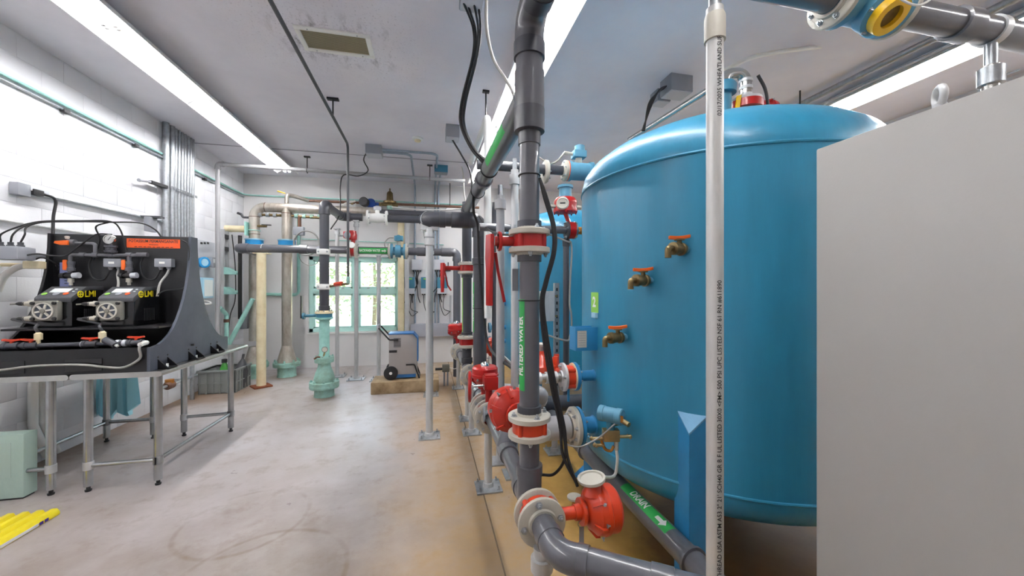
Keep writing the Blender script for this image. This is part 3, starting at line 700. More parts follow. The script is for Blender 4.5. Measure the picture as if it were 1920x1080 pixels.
text_mesh('THREAD USA ASTM A53 2" 21\' SCH40 GR B F UL LISTED 30X0 <FM> 500 PSI UPC LISTED NSF 61 RN #611890', .023, st(.42), 'stencil_text', 'ink', t, .0003, 'LEFT', sx=1.02)
text_mesh('02/17/2025 WHEATLAND SURE', .023, st(2.14), 'stencil_text', 'ink', t, .0003, 'LEFT', sx=1.0)
# second post of that line, behind the cabinet
sx2 = 2.60
t = thing('support_post', 'steel support post with a clamp, rising behind the grey cabinet', 'post', (sx2, OY, 0))
MB().cyl((sx2, OY, 0), (sx2, OY, 2.55), .031, n=20).build('post', 'steel', t)
MB().lathe((sx2, OY, 2.46), (0,0,1), [(0,.031), (.001,.045), (.08,.045), (.085,.034)], 20).build('clamp_collar', 'galv', t)
MB().cyl((sx2, OY, 2.54), (sx2, OY, 2.66), .022, n=16).build('threaded_rod', 'galv', t)
MB().cyl((sx2+.04, OY-.03, 2.5), (sx2+.085, OY-.05, 2.515), .006, n=8).build('set_screw', 'galv', t)
MB().ring((sx2-.02, OY, OZ), (1,0,0), .067, .0586, .04, 24).build('pipe_strap', 'galvp', t); MB().box((sx2, OY, .006), (.2, .2, .012)).build('base_plate', 'galv', t)

# =================================================================== FILTER TANKS
TX, TY, TR = 1.876, 2.158, .88
SZ0, SZ1 = .55, 2.145
def tank(label, cx, cy):
    t = thing('filter_tank', label, 'tank', (cx, cy, 0))
    b = .354; prof = []
    for k in range(9): q = math.pi/2*k/8; prof.append((SZ0-.03-.26*math.cos(q), TR*math.sin(q)))
    prof.append((SZ0-.01, TR)); prof.append((SZ1+.01, TR))
    for k in range(9): q = math.pi/2*k/8; prof.append((SZ1+.03+b*math.sin(q), TR*math.cos(q)))
    MB().lathe((cx, cy, 0), (0,0,1), prof, 96).build('shell', 'tank', t)
    for z in (SZ0, SZ1): MB().torus((cx, cy, z), (0,0,1), TR, .008, 96, 8).build('weld_seam', 'tank', t)
    for k in range(4):
        az = math.radians(-137.5+90*k)          # direction of the leg from the axis
        d = V((math.cos(az), math.sin(az), 0)); s = V((-d.y, d.x, 0)); c = V((cx, cy, 0))+d*(TR-.03)
        leg = MB(); o = [(-.085, 0), (0, .10), (.085, 0), (.0, -.02)]
        z1 = .92; tip = .825
        vs = [c+s*o[0][0]+d*o[0][1], c+s*o[1][0]+d*o[1][1], c+s*o[2][0]+d*o[2][1]]
        leg.add([p for p in vs]+[vs[0]+V((0,0,z1)), vs[1]+V((0,0,tip)), vs[2]+V((0,0,z1))], [(0,1,4,3), (1,2,5,4), (0,3,5,2), (2,1,0), (3,4,5)])
        L = leg.build('leg', 'tankpaint', t, smooth=False)
        MB().add([vs[0]+V((0,0,z1+.004))+d*.004, vs[1]+V((0,0,tip+.004))+d*.004, vs[2]+V((0,0,z1+.004))+d*.004, vs[0]+V((0,0,z1-.006)), vs[1]+V((0,0,tip-.006)), vs[2]+V((0,0,z1-.006))], [(0,1,2), (5,4,3), (0,3,4,1), (1,4,5,2), (2,5,3,0)]).build('leg_cap', 'tankcap', L, smooth=False)
        MB().box(c+d*.03+V((0,0,.008)), (.22, .22, .016), d, s).build('foot_plate', 'tankpaint', L)
    return t
T1 = tank('large blue filter tank in the foreground, carrying three bronze taps', TX, TY)
T2 = tank('second blue filter tank, half hidden behind the foreground tank', TX, 4.88)
def thit(px, py):
    a = ray(px, py); A = a.x**2+a.y**2; B = -2*(a.x*TX+a.y*TY); Cc = TX*TX+TY*TY-TR*TR
    t_ = (-B-math.sqrt(max(0, B*B-4*A*Cc)))/(2*A); p = V((a.x*t_, a.y*t_, EYE+a.z*t_))
    nn = V((p.x-TX, p.y-TY, 0)).normalized(); return p, nn
# bronze sample taps
for (px, py, lab) in ((1286, 468, 'bronze tap with orange handle highest on the blue tank'), (1219, 526, 'bronze tap with orange handle at middle height on the blue tank'), (1172, 632, 'bronze tap with orange handle lowest on the blue tank, beside the paper bracket')):
    p, nn = thit(px, py); p0 = p; nn = (nn*.45+V((-.8,-.1,0))).normalized(); t = thing('sample_tap', lab, 'tap', p, 'taps on the blue tank'); sd = V((-nn.y, nn.x, 0))
    MB().lathe(p, nn, [(-.01,.018), (.015,.018), (.016,.014), (.03,.014)], 16).build('nipple', 'meter_blue', t)
    MB().lathe(p+nn*.025, nn, [(0,.014), (.002,.03), (.018,.032), (.02,.026), (.06,.027), (.062,.031), (.078,.03), (.08,.014), (.10,.013)], 18).build('valve_body', 'bronze', t)
    MB().tube(fillet([p+nn*.09, p+nn*.135, p+nn*.135-V((0,0,.045))], .012, 6), .0145, 12).build('spout', 'bronze', t)
    MB().cyl(p+nn*.05+V((0,0,.02)), p+nn*.05+V((0,0,.048)), .011, n=12).build('stem', 'bronze', t)
    MB().lathe(p+nn*.05+V((0,0,.04)), (0,0,1), [(0,.012), (.001,.024), (.007,.024), (.008,.014)], 14).build('bonnet', 'bronze', t)
    hd = V((CY,-SY,.06)).normalized(); hs = V((-hd.y, hd.x, 0)).normalized(); o = p+nn*.05+V((0,0,.05))
    MB().prism([(-.05,.0), (-.05,.016), (-.015,.012), (.015,.012), (.05,.016), (.05,.0), (.02,-.004), (-.02,-.004)], o-hs*.009, hd, (0,0,1), hs*.018).build('handle', 'orange', t, bevel=.003)
# number label, magnet block and paper bracket on the tank
p, nn = thit(1115, 567); sd = V((-nn.y, nn.x, 0))
lp = MB(); f_ = oncyl((TX, TY, p.z), (0,0,1), nn, TR+.0015)
t = thing('number_label', 'small green label with a white 2 on the tank', 'label', p+nn*.002)
lp.add([f_(-.062, -.05), f_(-.062, 0), f_(-.062, .05), f_(.062, -.05), f_(.062, 0), f_(.062, .05)], [(0,1,4,3), (1,2,5,4)]).build('sticker', 'limegreen', t)
fg = oncyl((TX, TY, p.z), (0,0,1), nn, TR+.004, 1); text_mesh('2', .085, lambda a, b: fg(b, a), 'numeral', 'signwhite', t, .003)
p, nn = thit(1117, 591); sd = V((-nn.y, nn.x, 0))
MB().box(p+nn*.008, (.02, .05, .032), nn, sd).build('magnet_block', 'paleblue', label='small pale blue block stuck on the tank under the number', cat='block', bevel=.003)
p, nn = thit(1113, 633); sd = V((-nn.y, nn.x, 0)); 
t = thing('paper_bracket', 'blue nameplate bracket with a framed paper, on the left of the near tank', 'bracket', p)
if sd.dot(rt) > 0: sd = -sd
fd = V((-.35, -.94, 0)).normalized(); fx = V((.94,-.35,0))
tg_ = V((nn.y, -nn.x, 0)); tg_ = tg_ if tg_.dot(V((-SY,-CY,0))) > 0 else -tg_
for k_, nm in ((.05, 'face_plate'), (-.04, 'rear_plate')):
    MB().box(p+nn*.065+tg_*k_, (.15, .006, .14), nn, tg_).build(nm, 'tankpaint', t, bevel=.002)
MB().box(p+nn*.138+tg_*.005, (.006, .09, .14), nn, tg_).build('end_plate', 'tankpaint', t)
MB().box(p+nn*.065+tg_*.005-V((0,0,.068)), (.15, .09, .005), nn, tg_).build('bottom_plate', 'tankpaint', t)
o = p+nn*.10+tg_*.0545; fx = nn; fd = tg_
pp = MB().box(o, (.058, .003, .10), fx, fd).build('paper', 'dial', t)
for k in range(6): MB().box(o+fd*.002+V((0,0,.035-.014*k)), (.044, .0006, .002), fx, fd).build('print_line', 'boxgrey', pp)

# lower nozzle: tank neck, blue flange, pale flange, grey pipe to the header
NY = 2.158
def nozzle(label, z, x0, r, R, y=NY, parent_tank=TX-TR):
    t = thing('tank_nozzle', label, 'nozzle', (x0, y, z))
    MB().lathe((parent_tank+.04, y, z), (-1,0,0), [(0, r*1.3), (.035, r*1.3), (.045, r), (.045, r)], 24).build('weld_pad', 'tankpaint', t)
    MB().cyl((parent_tank+.02, y, z), (x0+.02, y, z), r, n=24).build('neck', 'tankpaint', t)
    flange(t, (x0, y, z), (1,0,0), R, .022, r, 'tankpaint', 8)
    return t
z1 = EYE-(800-540)/FPX*2.29; z2 = EYE-(706-540)/FPX*2.29
nozzle('blue flanged nozzle low on the near tank, joined to a grey pipe', z1, .885, .05, .115)
pl = thing('outlet_pipe', 'grey pipe with a pale flange joining the low tank nozzle to the header', 'pipe', (.7, NY, z1))
flange(pl, (.883, NY, z1), (-1,0,0), .117, .028, .057, 'flange', 8)
MB().cyl((.50, NY, z1), (.875, NY, z1), .058, n=24).build('pipe_section', 'pvc', pl)
MB().lathe((.64, NY, z1), (1,0,0), [(0,.058), (.001,.07), (.19,.07), (.191,.058)], 24).build('socket', 'pvcl', pl)
MB().tube(fillet([(.55, NY, z1), (.47, NY, z1), (GY, NY-.02, HZ)], .04, 8), .058, 20).build('elbow', 'pvc', pl)
nozzle('blue flanged nozzle halfway down the near tank, joined to a red valve', z2, .862, .032, .085)
v = thing('backwash_valve', 'red actuator valve with a pale disc on top, left of the near tank', 'valve', (.757, NY, z2))
MB().ring((.807, NY, z2), (1,0,0), .066, .03, .05, 28).build('valve_body', 'orange_red', v)
for k in range(4):
    q = .785+k*math.pi/2; MB().cyl((.807, NY+.066*math.cos(q), z2+.066*math.sin(q)), (.857, NY+.066*math.cos(q), z2+.066*math.sin(q)), .014, n=10).build('lug', 'orange_red', v)
MB().ring((.857, NY, z2), (1,0,0), .082, .03, .006, 28).build('gasket', 'cream', v)
flange(v, (.807, NY, z2), (-1,0,0), .085, .018, .032, 'galvp', 4)
MB().tube([(.787, NY, z2), (.60, NY, z2)], .03, 20).build('steel_pipe', 'steel', v)
for x in (.757, .707, .657): MB().lathe((x, NY, z2), (-1,0,0), [(0,.03), (.001,.036), (.022,.036), (.023,.03)], 20).build('coupling_ring', 'galvp', v)
MB().cyl((.832, NY, z2-.06), (.832, NY, z2-.15), .008, n=8).build('pin', 'tankpaint', v)
pq = V((.70, NY+.14, z2+.07))
MB().lathe(pq-V((0,0,.09)), (0,0,1), [(0,.07), (.02,.10), (.05,.115), (.075,.115), (.085,.10), (.11,.085), (.14,.05), (.16,.03)], 24).build('actuator_drum', 'orange_red', v)
for k in range(8):
    q = k*math.pi/4; d = V((math.cos(q), math.sin(q), 0)); MB().box(pq+d*.105+V((0,0,.0)), (.03, .02, .09), d, V((-d.y, d.x, 0))).build('rib', 'orange_red', v, bevel=.004)
MB().lathe(pq+V((0,0,.07)), (0,0,1), [(0,.015), (.03,.015), (.03,.048), (.036,.052), (.046,.052), (.046,.045), (.04,.04), (.04,.001)], 24).build('indicator_disc', 'flange', v)
MB().cyl(pq-V((0,0,.03)), (.832, NY, z2), .03, n=14).build('neck', 'orange_red', v)
# silver pipe feeding it and a grey pipe behind
pipe_run('floor_pipe', 'grey pipe crossing behind the red valve above the ochre floor', [(.62, 3.4, .40), (2.2, 3.4, .40)], .075, 'pvcd')
pipe_run('floor_pipe', 'pale grey fitting pipe behind the galvanized post, near the header', [(.50, 3.25, .62), (1.0, 3.25, .55), (1.0, 3.4, .40)], .06, 'pvcl', bend=.09)

# pressure transmitter low on the tank
p, nn = thit(1172, 790)
t = thing('pressure_transmitter', 'blue-grey pressure transmitter with a brass manifold low on the tank', 'transmitter', p)
q = p+nn*.11; sd = V((CY,-SY,0))
MB().cyl(p, q, .012, n=10).build('stem', 'brass', t)
hz = q+V((0,0,.055)); hv = (sd*.8-V((SY,CY,0))*.6).normalized()
MB().lathe(hz-hv*.065, hv, [(0,.034), (.004,.042), (.03,.042), (.032,.039), (.095,.039), (.097,.042), (.125,.042), (.13,.036)], 24).build('housing', 'meter_blue', t)
MB().lathe(hz-hv*.066, hv, [(0,.03), (.003,.03)], 20).build('window', 'darkdot', t)
MB().box(hz+V((-SY,-CY,0))*.04+hv*.03, (.05, .003, .035), hv, V((-SY,-CY,0))).build('name_plate', 'brassorange', t)
MB().cyl(hz-V((0,0,.03)), hz-V((0,0,.075)), .022, n=16).build('neck', 'dullteal', t)
MB().cyl(hz+hv*.02, hz+hv*.085-V((0,0,.02))+V((-SY,-CY,0))*.04, .013, n=12).build('cable_gland', 'brass', t)
mbq = hz-V((0,0,.105))
MB().box(mbq, (.085, .05, .06), sd, V((SY,CY,0))).build('manifold_block', 'brass', t, bevel=.004)
for (dx, dz, s) in ((-.06, -.02, -1), (.06, -.01, 1), (-.05, -.055, -1)):
    h = MB(); a = mbq+sd*dx*.7+V((0,0,dz)); h.cyl(a, a+sd*dx*.9, .009, n=10); h.cyl(a+sd*dx*.9-V((0,0,.0))+V((-SY,-CY,0))*.025, a+sd*dx*.9+V((SY,CY,0))*.025, .005, n=8); h.sphere(a+sd*dx, .011); h.build('needle_valve', 'brass', t)
MB().tube(spline([mbq-sd*.05-V((0,0,.03)), mbq-sd*.03-V((0,0,.075)), mbq+sd*.0-V((0,0,.085)), mbq+sd*.015-V((0,0,.06))]), .008, 8).build('drain_tee', 'brassorange', t)
MB().cyl(mbq+sd*.03-V((0,0,.03)), mbq+sd*.03-V((0,0,.08)), .012, n=10).build('hose_barb', 'flange', t)
hs = mbq+sd*.03-V((0,0,.08))
MB().tube(spline([hs, hs-V((0,0,.06))+sd*.005, hs-V((0,0,.14))-sd*.015, at(1115, 893, Y=1.55)]), .008, 10).build('clear_hose', label='clear drip hose hanging from the brass manifold to the red actuator', cat='hose', mat='cablewhite')

# drain pipe under the tank
t = pipe_run('drain_pipe', 'grey floor drain pipe with a green DRAIN band under the blue tank', [(1.12, .95, .315), (1.12, 4.3, .315)], .053, 'pvc', couplings=[((1.12, 1.42, .315), (0,1,0), .02), ((1.12, 2.55, .315), (0,1,0), .015)])
dv_ = V((-.25,-.45,.9)); dv_.y = 0; dv_.normalize()
wrap_label('label_band', 'green', t, (1.12, 1.77, .315), (0,1,0), dv_, .0538, .42, .062)
lf = oncyl((1.12, 1.80, .315), (0,-1,0), dv_, .0548, -1)
text_mesh('DRAIN', .058, oncyl((1.12, 1.82, .315), (0,-1,0), dv_, .0548, -1), 'lettering', 'signwhite', t, .0016, sx=.85)
ar = oncyl((1.12, 1.63, .315), (0,-1,0), dv_, .0548, -1)
arrow(ar, .075, 'arrow', 'signwhite', t)
q = at(1040, 847, Z=0); t = pedestal('small grey pipe stand glimpsed under the low tank outlet pipe', q.x, q.y, .34, .028, .17, None, 'pvcl')
t = thing('floor_drain_cap', 'white round cap on a stub standing on the ochre floor', 'drain cap', (.95, 2.35, 0))
MB().cyl((.95, 2.35, 0), (.95, 2.35, .10), .018, n=12).build('stub', 'brassorange', t); MB().lathe((.95, 2.35, .10), (0,0,1), [(0,.02), (.002,.05), (.014,.05), (.02,.03)], 20).build('cap', 'flange', t)

# =================================================================== between the tanks
MYY = 3.45
def mp(px, py): return at(px, py, Y=MYY)
c = mp(1085, 322); mz = c.z
pipe_run('meter_pipe', 'grey pipe feeding the blue flow meter beside the near tank top', [(.44, MYY, mz), (mp(1062, 0).x, MYY, mz)], .045, 'pvcd')
t = thing('flow_meter', 'blue flow meter with a square head, left of the near tank top', 'flow meter', c)
xa = mp(1062, 0).x
flange(t, (xa, MYY, mz), (-1,0,0), .10, .03, .045, 'flange', 6); MB().ring((xa, MYY, mz), (1,0,0), .098, .045, .008).build('gasket', 'signorange', t)
MB().lathe((xa+.008, MYY, mz), (1,0,0), [(0,.04), (0,.098), (.03,.098), (.035,.085), (.22,.085), (.225,.098), (.255,.098), (.255,.04)], 24).build('body', 'meter_blue', t)
xb = c.x
MB().cyl((xb, MYY, mz+.08), (xb, MYY, mz+.14), .032, n=14).build('neck', 'flange', t)
MB().box((xb, MYY, mz+.165), (.13, .11, .07)).build('head', 'meter_blue', t, bevel=.012)
MB().lathe((xb+.01, MYY, mz+.20), (0,0,1), [(0,.05), (.05,.05), (.055,.04)], 16).build('head_cap', 'meter_blue', t)
MB().cyl((xb-.06, MYY, mz+.165), (xb-.15, MYY, mz+.175), .017, n=10).build('gland', 'flange', t)
MB().tube(spline([(xb-.15, MYY, mz+.175), (xb-.22, MYY, mz+.09), (xb-.30, MYY, mz+.06), (xb-.42, MYY, mz+.12)]), .008, 8).build('signal_cable', 'cablegrey', t)
t = thing('filter_flange', 'grey flange half hidden behind the tall upright pipe', 'flange', mp(1022, 322))
flange(t, mp(1020, 322), (1,0,0), .11, .03, .045, 'flange', 8)
# red positioner with dial, and the little valve below it
c = mp(1060, 386); t = thing('positioner_valve', 'red dial-faced positioner on a small valve, left of the near tank', 'valve', c-V((0,0,.27)))
MB().lathe(c-V((0,0,.075)), (0,0,1), [(0,.06), (.01,.115), (.03,.118), (.06,.105), (.09,.112), (.12,.112), (.15,.09), (.16,.05)], 20).build('housing', 'red', t)
for k in range(10):
    q = k*math.pi/5; bolt(t, c+V((.108*math.cos(q), .108*math.sin(q), -.06)), (0,0,-1), .009, .012, 'red')
dn = V((-.35,-1,.05)).normalized()
MB().lathe(c+V((-.055,-.075,.0)), dn, [(0,.06), (.03,.06), (.036,.052), (.036,.046), (.03,.044), (.03,.001)], 20).build('dial', 'flange', t)
MB().box(c+V((-.055,-.075,-.0))+dn*.032, (.05, .002, .012), V((dn.y,-dn.x,0)).normalized(), dn).build('pointer', 'darkdot', t)
MB().cyl(c+V((0,0,.08)), c+V((0,0,.19)), .06, n=18).build('cap_neck', 'meter_blue', t); MB().lathe(c+V((0,0,.17)), (0,0,1), [(0,.075), (.025,.075), (.03,.05)], 18).build('cap', 'meter_blue', t)
for s in (-1, 1): MB().cyl(c+V((s*.10, 0, -.01)), c+V((s*.16, 0, -.01)), .018, n=10).build('gland', 'flange', t)
cv = mp(1070, 432)
MB().cyl(cv+V((0,0,.03)), c-V((0,0,.07)), .022, n=12).build('stem', 'red', t)
MB().ring(cv-V((.03,0,0)), (1,0,0), .082, .03, .06, 22).build('valve_body', 'red', t)
flange(t, cv+V((.03,0,0)), (1,0,0), .085, .02, .03, 'steel', 4); flange(t, cv-V((.03,0,0)), (-1,0,0), .085, .02, .03, 'pvcd', 4)
pipe_run('small_pipe', 'thin grey pipe running into the little red valve below the positioner', [(.46, MYY, cv.z), (cv.x-.05, MYY, cv.z)], .036, 'pvc')
pipe_run('brass_pipe', 'short brass pipe between the little red valve and the near tank', [(cv.x+.05, MYY, cv.z), (cv.x+.6, MYY, cv.z)], .036, 'brassorange')
c2 = mp(1065, 0); pipe_run('drop_pipe', 'slim dark pipe dropping between the two blue tanks, pale tube tied to it', [(c2.x, MYY+.05, cv.z-.08), (c2.x, MYY+.05, .40)], .03, 'pvcd', couplings=[((c2.x, MYY+.05, 1.95), (0,0,1), .08)])
zz = [1.95, 1.85, 1.6, 1.35, 1.25, 1.10, 1.03]; 
MB().tube(spline([(c2.x-.2, MYY, 2.02), (c2.x, MYY, 1.95)]+[(c2.x+.035+.012*math.sin(k*1.7), MYY+.02, z) for k, z in enumerate(zz)]+[(c2.x-.02, MYY+.0, .99), (c2.x-.25, MYY, 1.06)]), .009, 8).build('tube', 'cablegrey', label='pale flexible tube tied along the slim dark drop pipe', cat='tube')
# strut with plate
sxp = at(1043, 600, Y=3.6); t = thing('strut_bracket', 'galvanized strut with a grey backing plate between the tanks', 'bracket', (sxp.x, 3.6, 0))
MB().bb((sxp.x-.025, 3.58, 0), (sxp.x+.025, 3.62, 1.55)).build('strut', 'galv', t)
for k in range(16): MB().bb((sxp.x-.008, 3.577, .45+k*.068), (sxp.x+.008, 3.581, .48+k*.068)).build('slot', 'darkdot', t)
MB().bb((sxp.x-.30, 3.565, 1.17), (sxp.x-.03, 3.575, 1.47)).build('plate', 'galvp', t)
for z in (1.22, 1.42): MB().lathe((sxp.x-.012, 3.572, z), (0,-1,0), [(0,.012), (.01,.012)], 8).build('bolt', 'brass', t)
# posts between header and tanks
for px, r, zt_, m_, lab, Y in ((965, .031, 2.45, 'galvp', 'galvanized post just left of the tall upright pipe', 2.95), (938, .036, 2.3, 'pvcl', 'pale plastic upright pipe behind the red lever', 3.2)):
    p = at(px, 540, Y=Y); t = thing('support_post', lab, 'post', (p.x, Y, 0))
    MB().cyl((p.x, Y, 0), (p.x, Y, zt_), r, n=18).build('post', m_, t)
    MB().lathe((p.x, Y, zt_-.12), (0,0,1), [(0, r), (.001, r*1.4), (.08, r*1.4), (.085, r)], 18).build('coupling', m_, t)
    MB().cyl((p.x, Y, zt_), (p.x, Y, zt_+.09), r*.6, n=12).build('threaded_rod', 'galv', t)
    MB().box((p.x, Y, .006), (.18, .18, .012)).build('base_plate', 'galv', t)
p = at(927, 430, Y=4.0); MB().cyl((p.x, 4.0, 0), (p.x, 4.0, 2.42), .028, n=14).build('drop_pipe', 'pvcd', label='slim grey pipe hanging beside the overhead header, behind the red lever', cat='pipe')
# silver conduit along Y
MB().tube([(.75, 2.85, .79), (.75, 4.7, .79)], .03, 16).build('conduit', 'steel', label='silver conduit slanting behind the foreground upright pipe', cat='conduit')
# things on the far tank's left side
pt = thing('tank_nozzle', 'blue nozzles and bronze fittings on the left of the far tank', 'nozzle', (1.0, 4.6, 1.0))
for z, r in ((1.30, .035), (.98, .03), (.80, .03)):
    MB().cyl((1.1, 4.88, z), (.78, 4.88, z), r, n=14).build('neck', 'tankpaint', pt); MB().lathe((.80, 4.88, z), (-1,0,0), [(0, r*2.2), (.03, r*2.2)], 16).build('flange', 'chrome' if z > 1.2 else 'meter_blue', pt)
wafer_valve('far_valve', 'small red valve on the far tank, seen behind the thick dark pipe', (.66, 4.88, 1.02), (1,0,0), (0,0,-1), .09, .04, 'plain', tw=.08, flm='tankpaint', nb=6)
wafer_valve('far_valve', 'red actuator behind the handwheel drum, low beside the header', (.74, 4.3, .62), (1,0,0), (-.3,0,1), .1, .04, 'act', tw=.07, nb=6, red='orange_red', scale=.9)

# =================================================================== on top of the near tank
def tp(px, py): return at(px, py, Y=TY)
c = tp(1356, 180); t = thing('cartridge_filter', 'blue cylindrical strainer on top of the near tank', 'filter', (c.x, TY, 2.45))
MB().cyl((c.x, TY, 2.42), (c.x, TY, 2.84), .05, n=20).build('body', 'dullteal', t); MB().lathe((c.x, TY, 2.80), (0,0,1), [(0,.05), (.001,.078), (.05,.082), (.07,.07)], 20).build('lid', 'dullteal', t)
MB().prism([(0,0), (.03,.02), (.05,.14), (.02,.13)], (c.x+.04, TY-.06, 2.64), (1,0,0), (0,0,1), (0,.012,0)).build('lever', 'meteryellow', t)
c = tp(1398, 190); t = thing('vent_assembly', 'polished steel gooseneck vent with red clamp rings on the near tank', 'vent pipe', (c.x, TY, 2.5))
MB().lathe((c.x, TY, 2.44), (0,0,1), [(0,.08), (.20,.08), (.20,.10), (.24,.10), (.245,.08), (.27,.08)], 28).build('base_flange', 'steel', t)
MB().ring((c.x, TY, 2.71), (0,0,1), .105, .04, .05, 28).build('red_ring', 'red', t)
MB().lathe((c.x, TY, 2.76), (0,0,1), [(0,.095), (.018,.10), (.02,.05), (.05,.045)], 28).build('upper_flange', 'galvp', t)
g = V((c.x, TY, 2.77)); MB().tube(fillet([g, g+V((0,0,.20)), g+V((-.14,.02,.18)), g+V((-.2,.03,.03))], .065, 8), .036, 18).build('gooseneck', 'steel', t)
for z in (2.80, 2.85, 2.90): MB().lathe((c.x, TY, z), (0,0,1), [(0,.036), (.001,.042), (.02,.042), (.021,.036)], 18).build('clamp_ring', 'galvp', t)
actuator(t, V((c.x+.10, TY, 2.735)), (1,.1,0), .07, 'red', False)
MB().tube(spline([g+V((.05,-.05,.16)), g+V((.10,-.06,.06)), g+V((.12,-.07,-.1))]), .01, 8).build('air_hose', 'cable', t)
# right side: silver conduit and ceiling box over the tank
MB().tube([at(1180, 262, X=2.3), at(1335, 165, X=2.3)], .028, 14).build('conduit', 'steel', label='silver conduit rising over the near tank toward the right', cat='conduit')
MB().tube(spline([at(1345, 140, Y=2.6), at(1420, 105, Y=2.6), at(1560, 84, Y=2.6), at(1720, 58, Y=2.6)]), .018, 10).build('cable', 'cablewhite', label='white cable arcing under the ceiling above the near tank', cat='cable')
for x_, z_, r_, m_, lab in ((4.0, 3.52, .03, 'galv', 'grey ceiling conduit alongside the right light row'), (4.08, 3.45, .012, 'galvp', 'thin pale conduit alongside the right light row'), (5.45, 3.34, .02, 'cablewhite', 'white conduit line high on the right wall')):
    MB().tube([(x_, -1, z_), (x_, 7.6, z_)], r_, 10).build('conduit', m_, label=lab, cat='conduit')
p = at(1500, 170, Z=CEIL); MB().cyl((p.x, p.y, CEIL), (p.x, p.y, CEIL-.3), .008, n=8).build('hanger_rod', 'darkdot', label='thin hanger rod under the ceiling right of the tank top', cat='rod')

# electrical cabinet at right
cx0 = 1.235; cyf = None
pf = at(1530, 280, X=cx0); cz = pf.z; cyf = pf.y
t = thing('control_cabinet', 'large plain light grey cabinet filling the right foreground', 'cabinet', (cx0+.25, cyf-.9, 0))
MB().bb((cx0, cyf-1.6, .08), (cx0+.5, cyf, cz)).build('body', 'cabinet', t, bevel=.006)
MB().bb((cx0+.02, cyf-1.58, 0), (cx0+.48, cyf-.02, .08)).build('plinth', 'skid', t)
MB().bb((cx0+.5, cyf-1.55, .15), (cx0+.52, cyf-.03, cz-.03)).build('door', 'cabinet', t, bevel=.004)
pe = at(1762, 190, X=cx0+.06)
eb = MB().torus((pe.x, pe.y, cz+.045), (.75,-.66,0), .022, .0085, 24, 10).build('lifting_eye', 'galvp', t)
MB().cyl((pe.x, pe.y, cz), (pe.x, pe.y, cz+.024), .014, n=14).build('eye_stem', 'galvp', eb)
pe2 = V((pe.x+.30, pe.y+.14, cz+.045)); MB().torus(pe2, (.75,-.66,0), .022, .0085, 24, 10).build('lifting_eye', 'galvp', t); MB().cyl(pe2-V((0,0,.045)), pe2-V((0,0,.02)), .014, n=14).build('eye_stem', 'galvp', t)

# =================================================================== LEFT: WORK TABLES
def worktable(label, x0, x1, y0, y1, legs, braces):
    t = thing('work_table', label, 'table', ((x0+x1)/2, (y0+y1)/2, 0)); zt = .875
    o = MB(); prof = []
    for k in range(9):
        q = math.pi*k/8; prof.append((x0+.02-.02*math.sin(q), zt-.02+.02*math.cos(q)))
    for k in range(9):
        q = math.pi*k/8; prof.append((x1-.02+.02*math.sin(q), zt-.02-.02*math.cos(q)))
    o.prism(prof, (0, y0, 0), (1,0,0), (0,0,1), (0, y1-y0, 0)).build('tabletop', 'steel', t)
    for x, y in legs:
        L = MB().cyl((x, y, .04), (x, y, zt-.038), .026, n=16).build('leg', 'galvs', t)
        MB().lathe((x, y, 0), (0,0,1), [(0,.018), (.012,.02), (.014,.012), (.04,.012)], 12).build('foot', 'darkdot', L)
    for a, b_ in braces:
        z = .19; MB().cyl((a[0], a[1], z), (b_[0], b_[1], z), .016, n=12).build('brace', 'galvs', t)
        for p in (a, b_): MB().lathe((p[0], p[1], z-.03), (0,0,1), [(0,.0265), (.001,.031), (.059,.031), (.06,.0265)], 14).build('socket', 'galvp', t)
mat('galvs', 'B9BCBE', .27, .9, noise=.15, nscale=20)
a, b_, c_, d_ = (-2.013, 3.39), (-2.45, 3.39), (-2.016, 4.48), (-2.42, 4.45)
worktable('steel work table at the front of the black dosing rack, nearest the aisle', -2.52, -1.955, 3.33, 4.72, (a, b_, c_, d_), ((a, b_), (a, c_), (d_, c_)))
e_, f_, g_, h_ = (-2.672, 3.39), (-3.06, 3.39), (-3.066, 4.445), (-2.68, 4.445)
worktable('steel work table pushed against the left wall, under the dosing rack', -3.16, -2.525, 3.33, 4.72, (e_, f_, g_, h_), ((e_, f_), (f_, g_), (g_, h_)))

# =================================================================== DOSING RACK
RZ = .876; PX0, PX1, PYP = -3.03, -2.055, 3.86
t = thing('dosing_rack', 'black plastic dosing rack with curved end plates, standing on the tables', 'rack', (-2.54, 3.85, RZ)); RK = t
MB().bb((PX0, PYP, RZ), (PX1, PYP+.03, 1.95)).build('back_panel', 'black', t, bevel=.003)
def endplate(x0, x1, pm='skid'):
    pr = [(3.34, RZ), (3.34, 1.055)]
    for k in range(13): q = math.pi/2*k/12; pr.append((3.375+.465*math.sin(q)*1.0, 1.055+.895*(1-math.cos(q))))
    pr += [(3.84, 1.95), (3.925, 1.95)]
    for k in range(13): q = math.pi/2*k/12; pr.append((3.935+.495*(1-math.cos(q)), 1.95-.95*math.sin(q)))
    pr += [(4.46, .995), (4.46, RZ)]
    MB().prism(pr, (x0, 0, 0), (0,1,0), (0,0,1), (x1-x0, 0, 0)).build('end_plate', pm, t, smooth=False)
endplate(PX0-.02, PX0, 'black'); endplate(PX1, PX1+.02)  # both plates are black plastic; the right one is coloured as lit
MB().bb((PX0, 3.34, RZ), (PX1, 3.36, 1.055)).build('tray_front', 'black', t)
MB().bb((PX0, 3.36, RZ), (PX1, 4.44, RZ+.015)).build('tray_floor', 'black', t)
MB().bb((PX0, 3.47, 1.185), (PX1, 3.86, 1.20)).build('pump_shelf', 'black', t)
for x in (-3.0, -2.55): MB().bb((x, 3.335, RZ+.02), (x+.22, 3.3402, RZ+.11)).build('tray_recess', 'blackgloss', t)
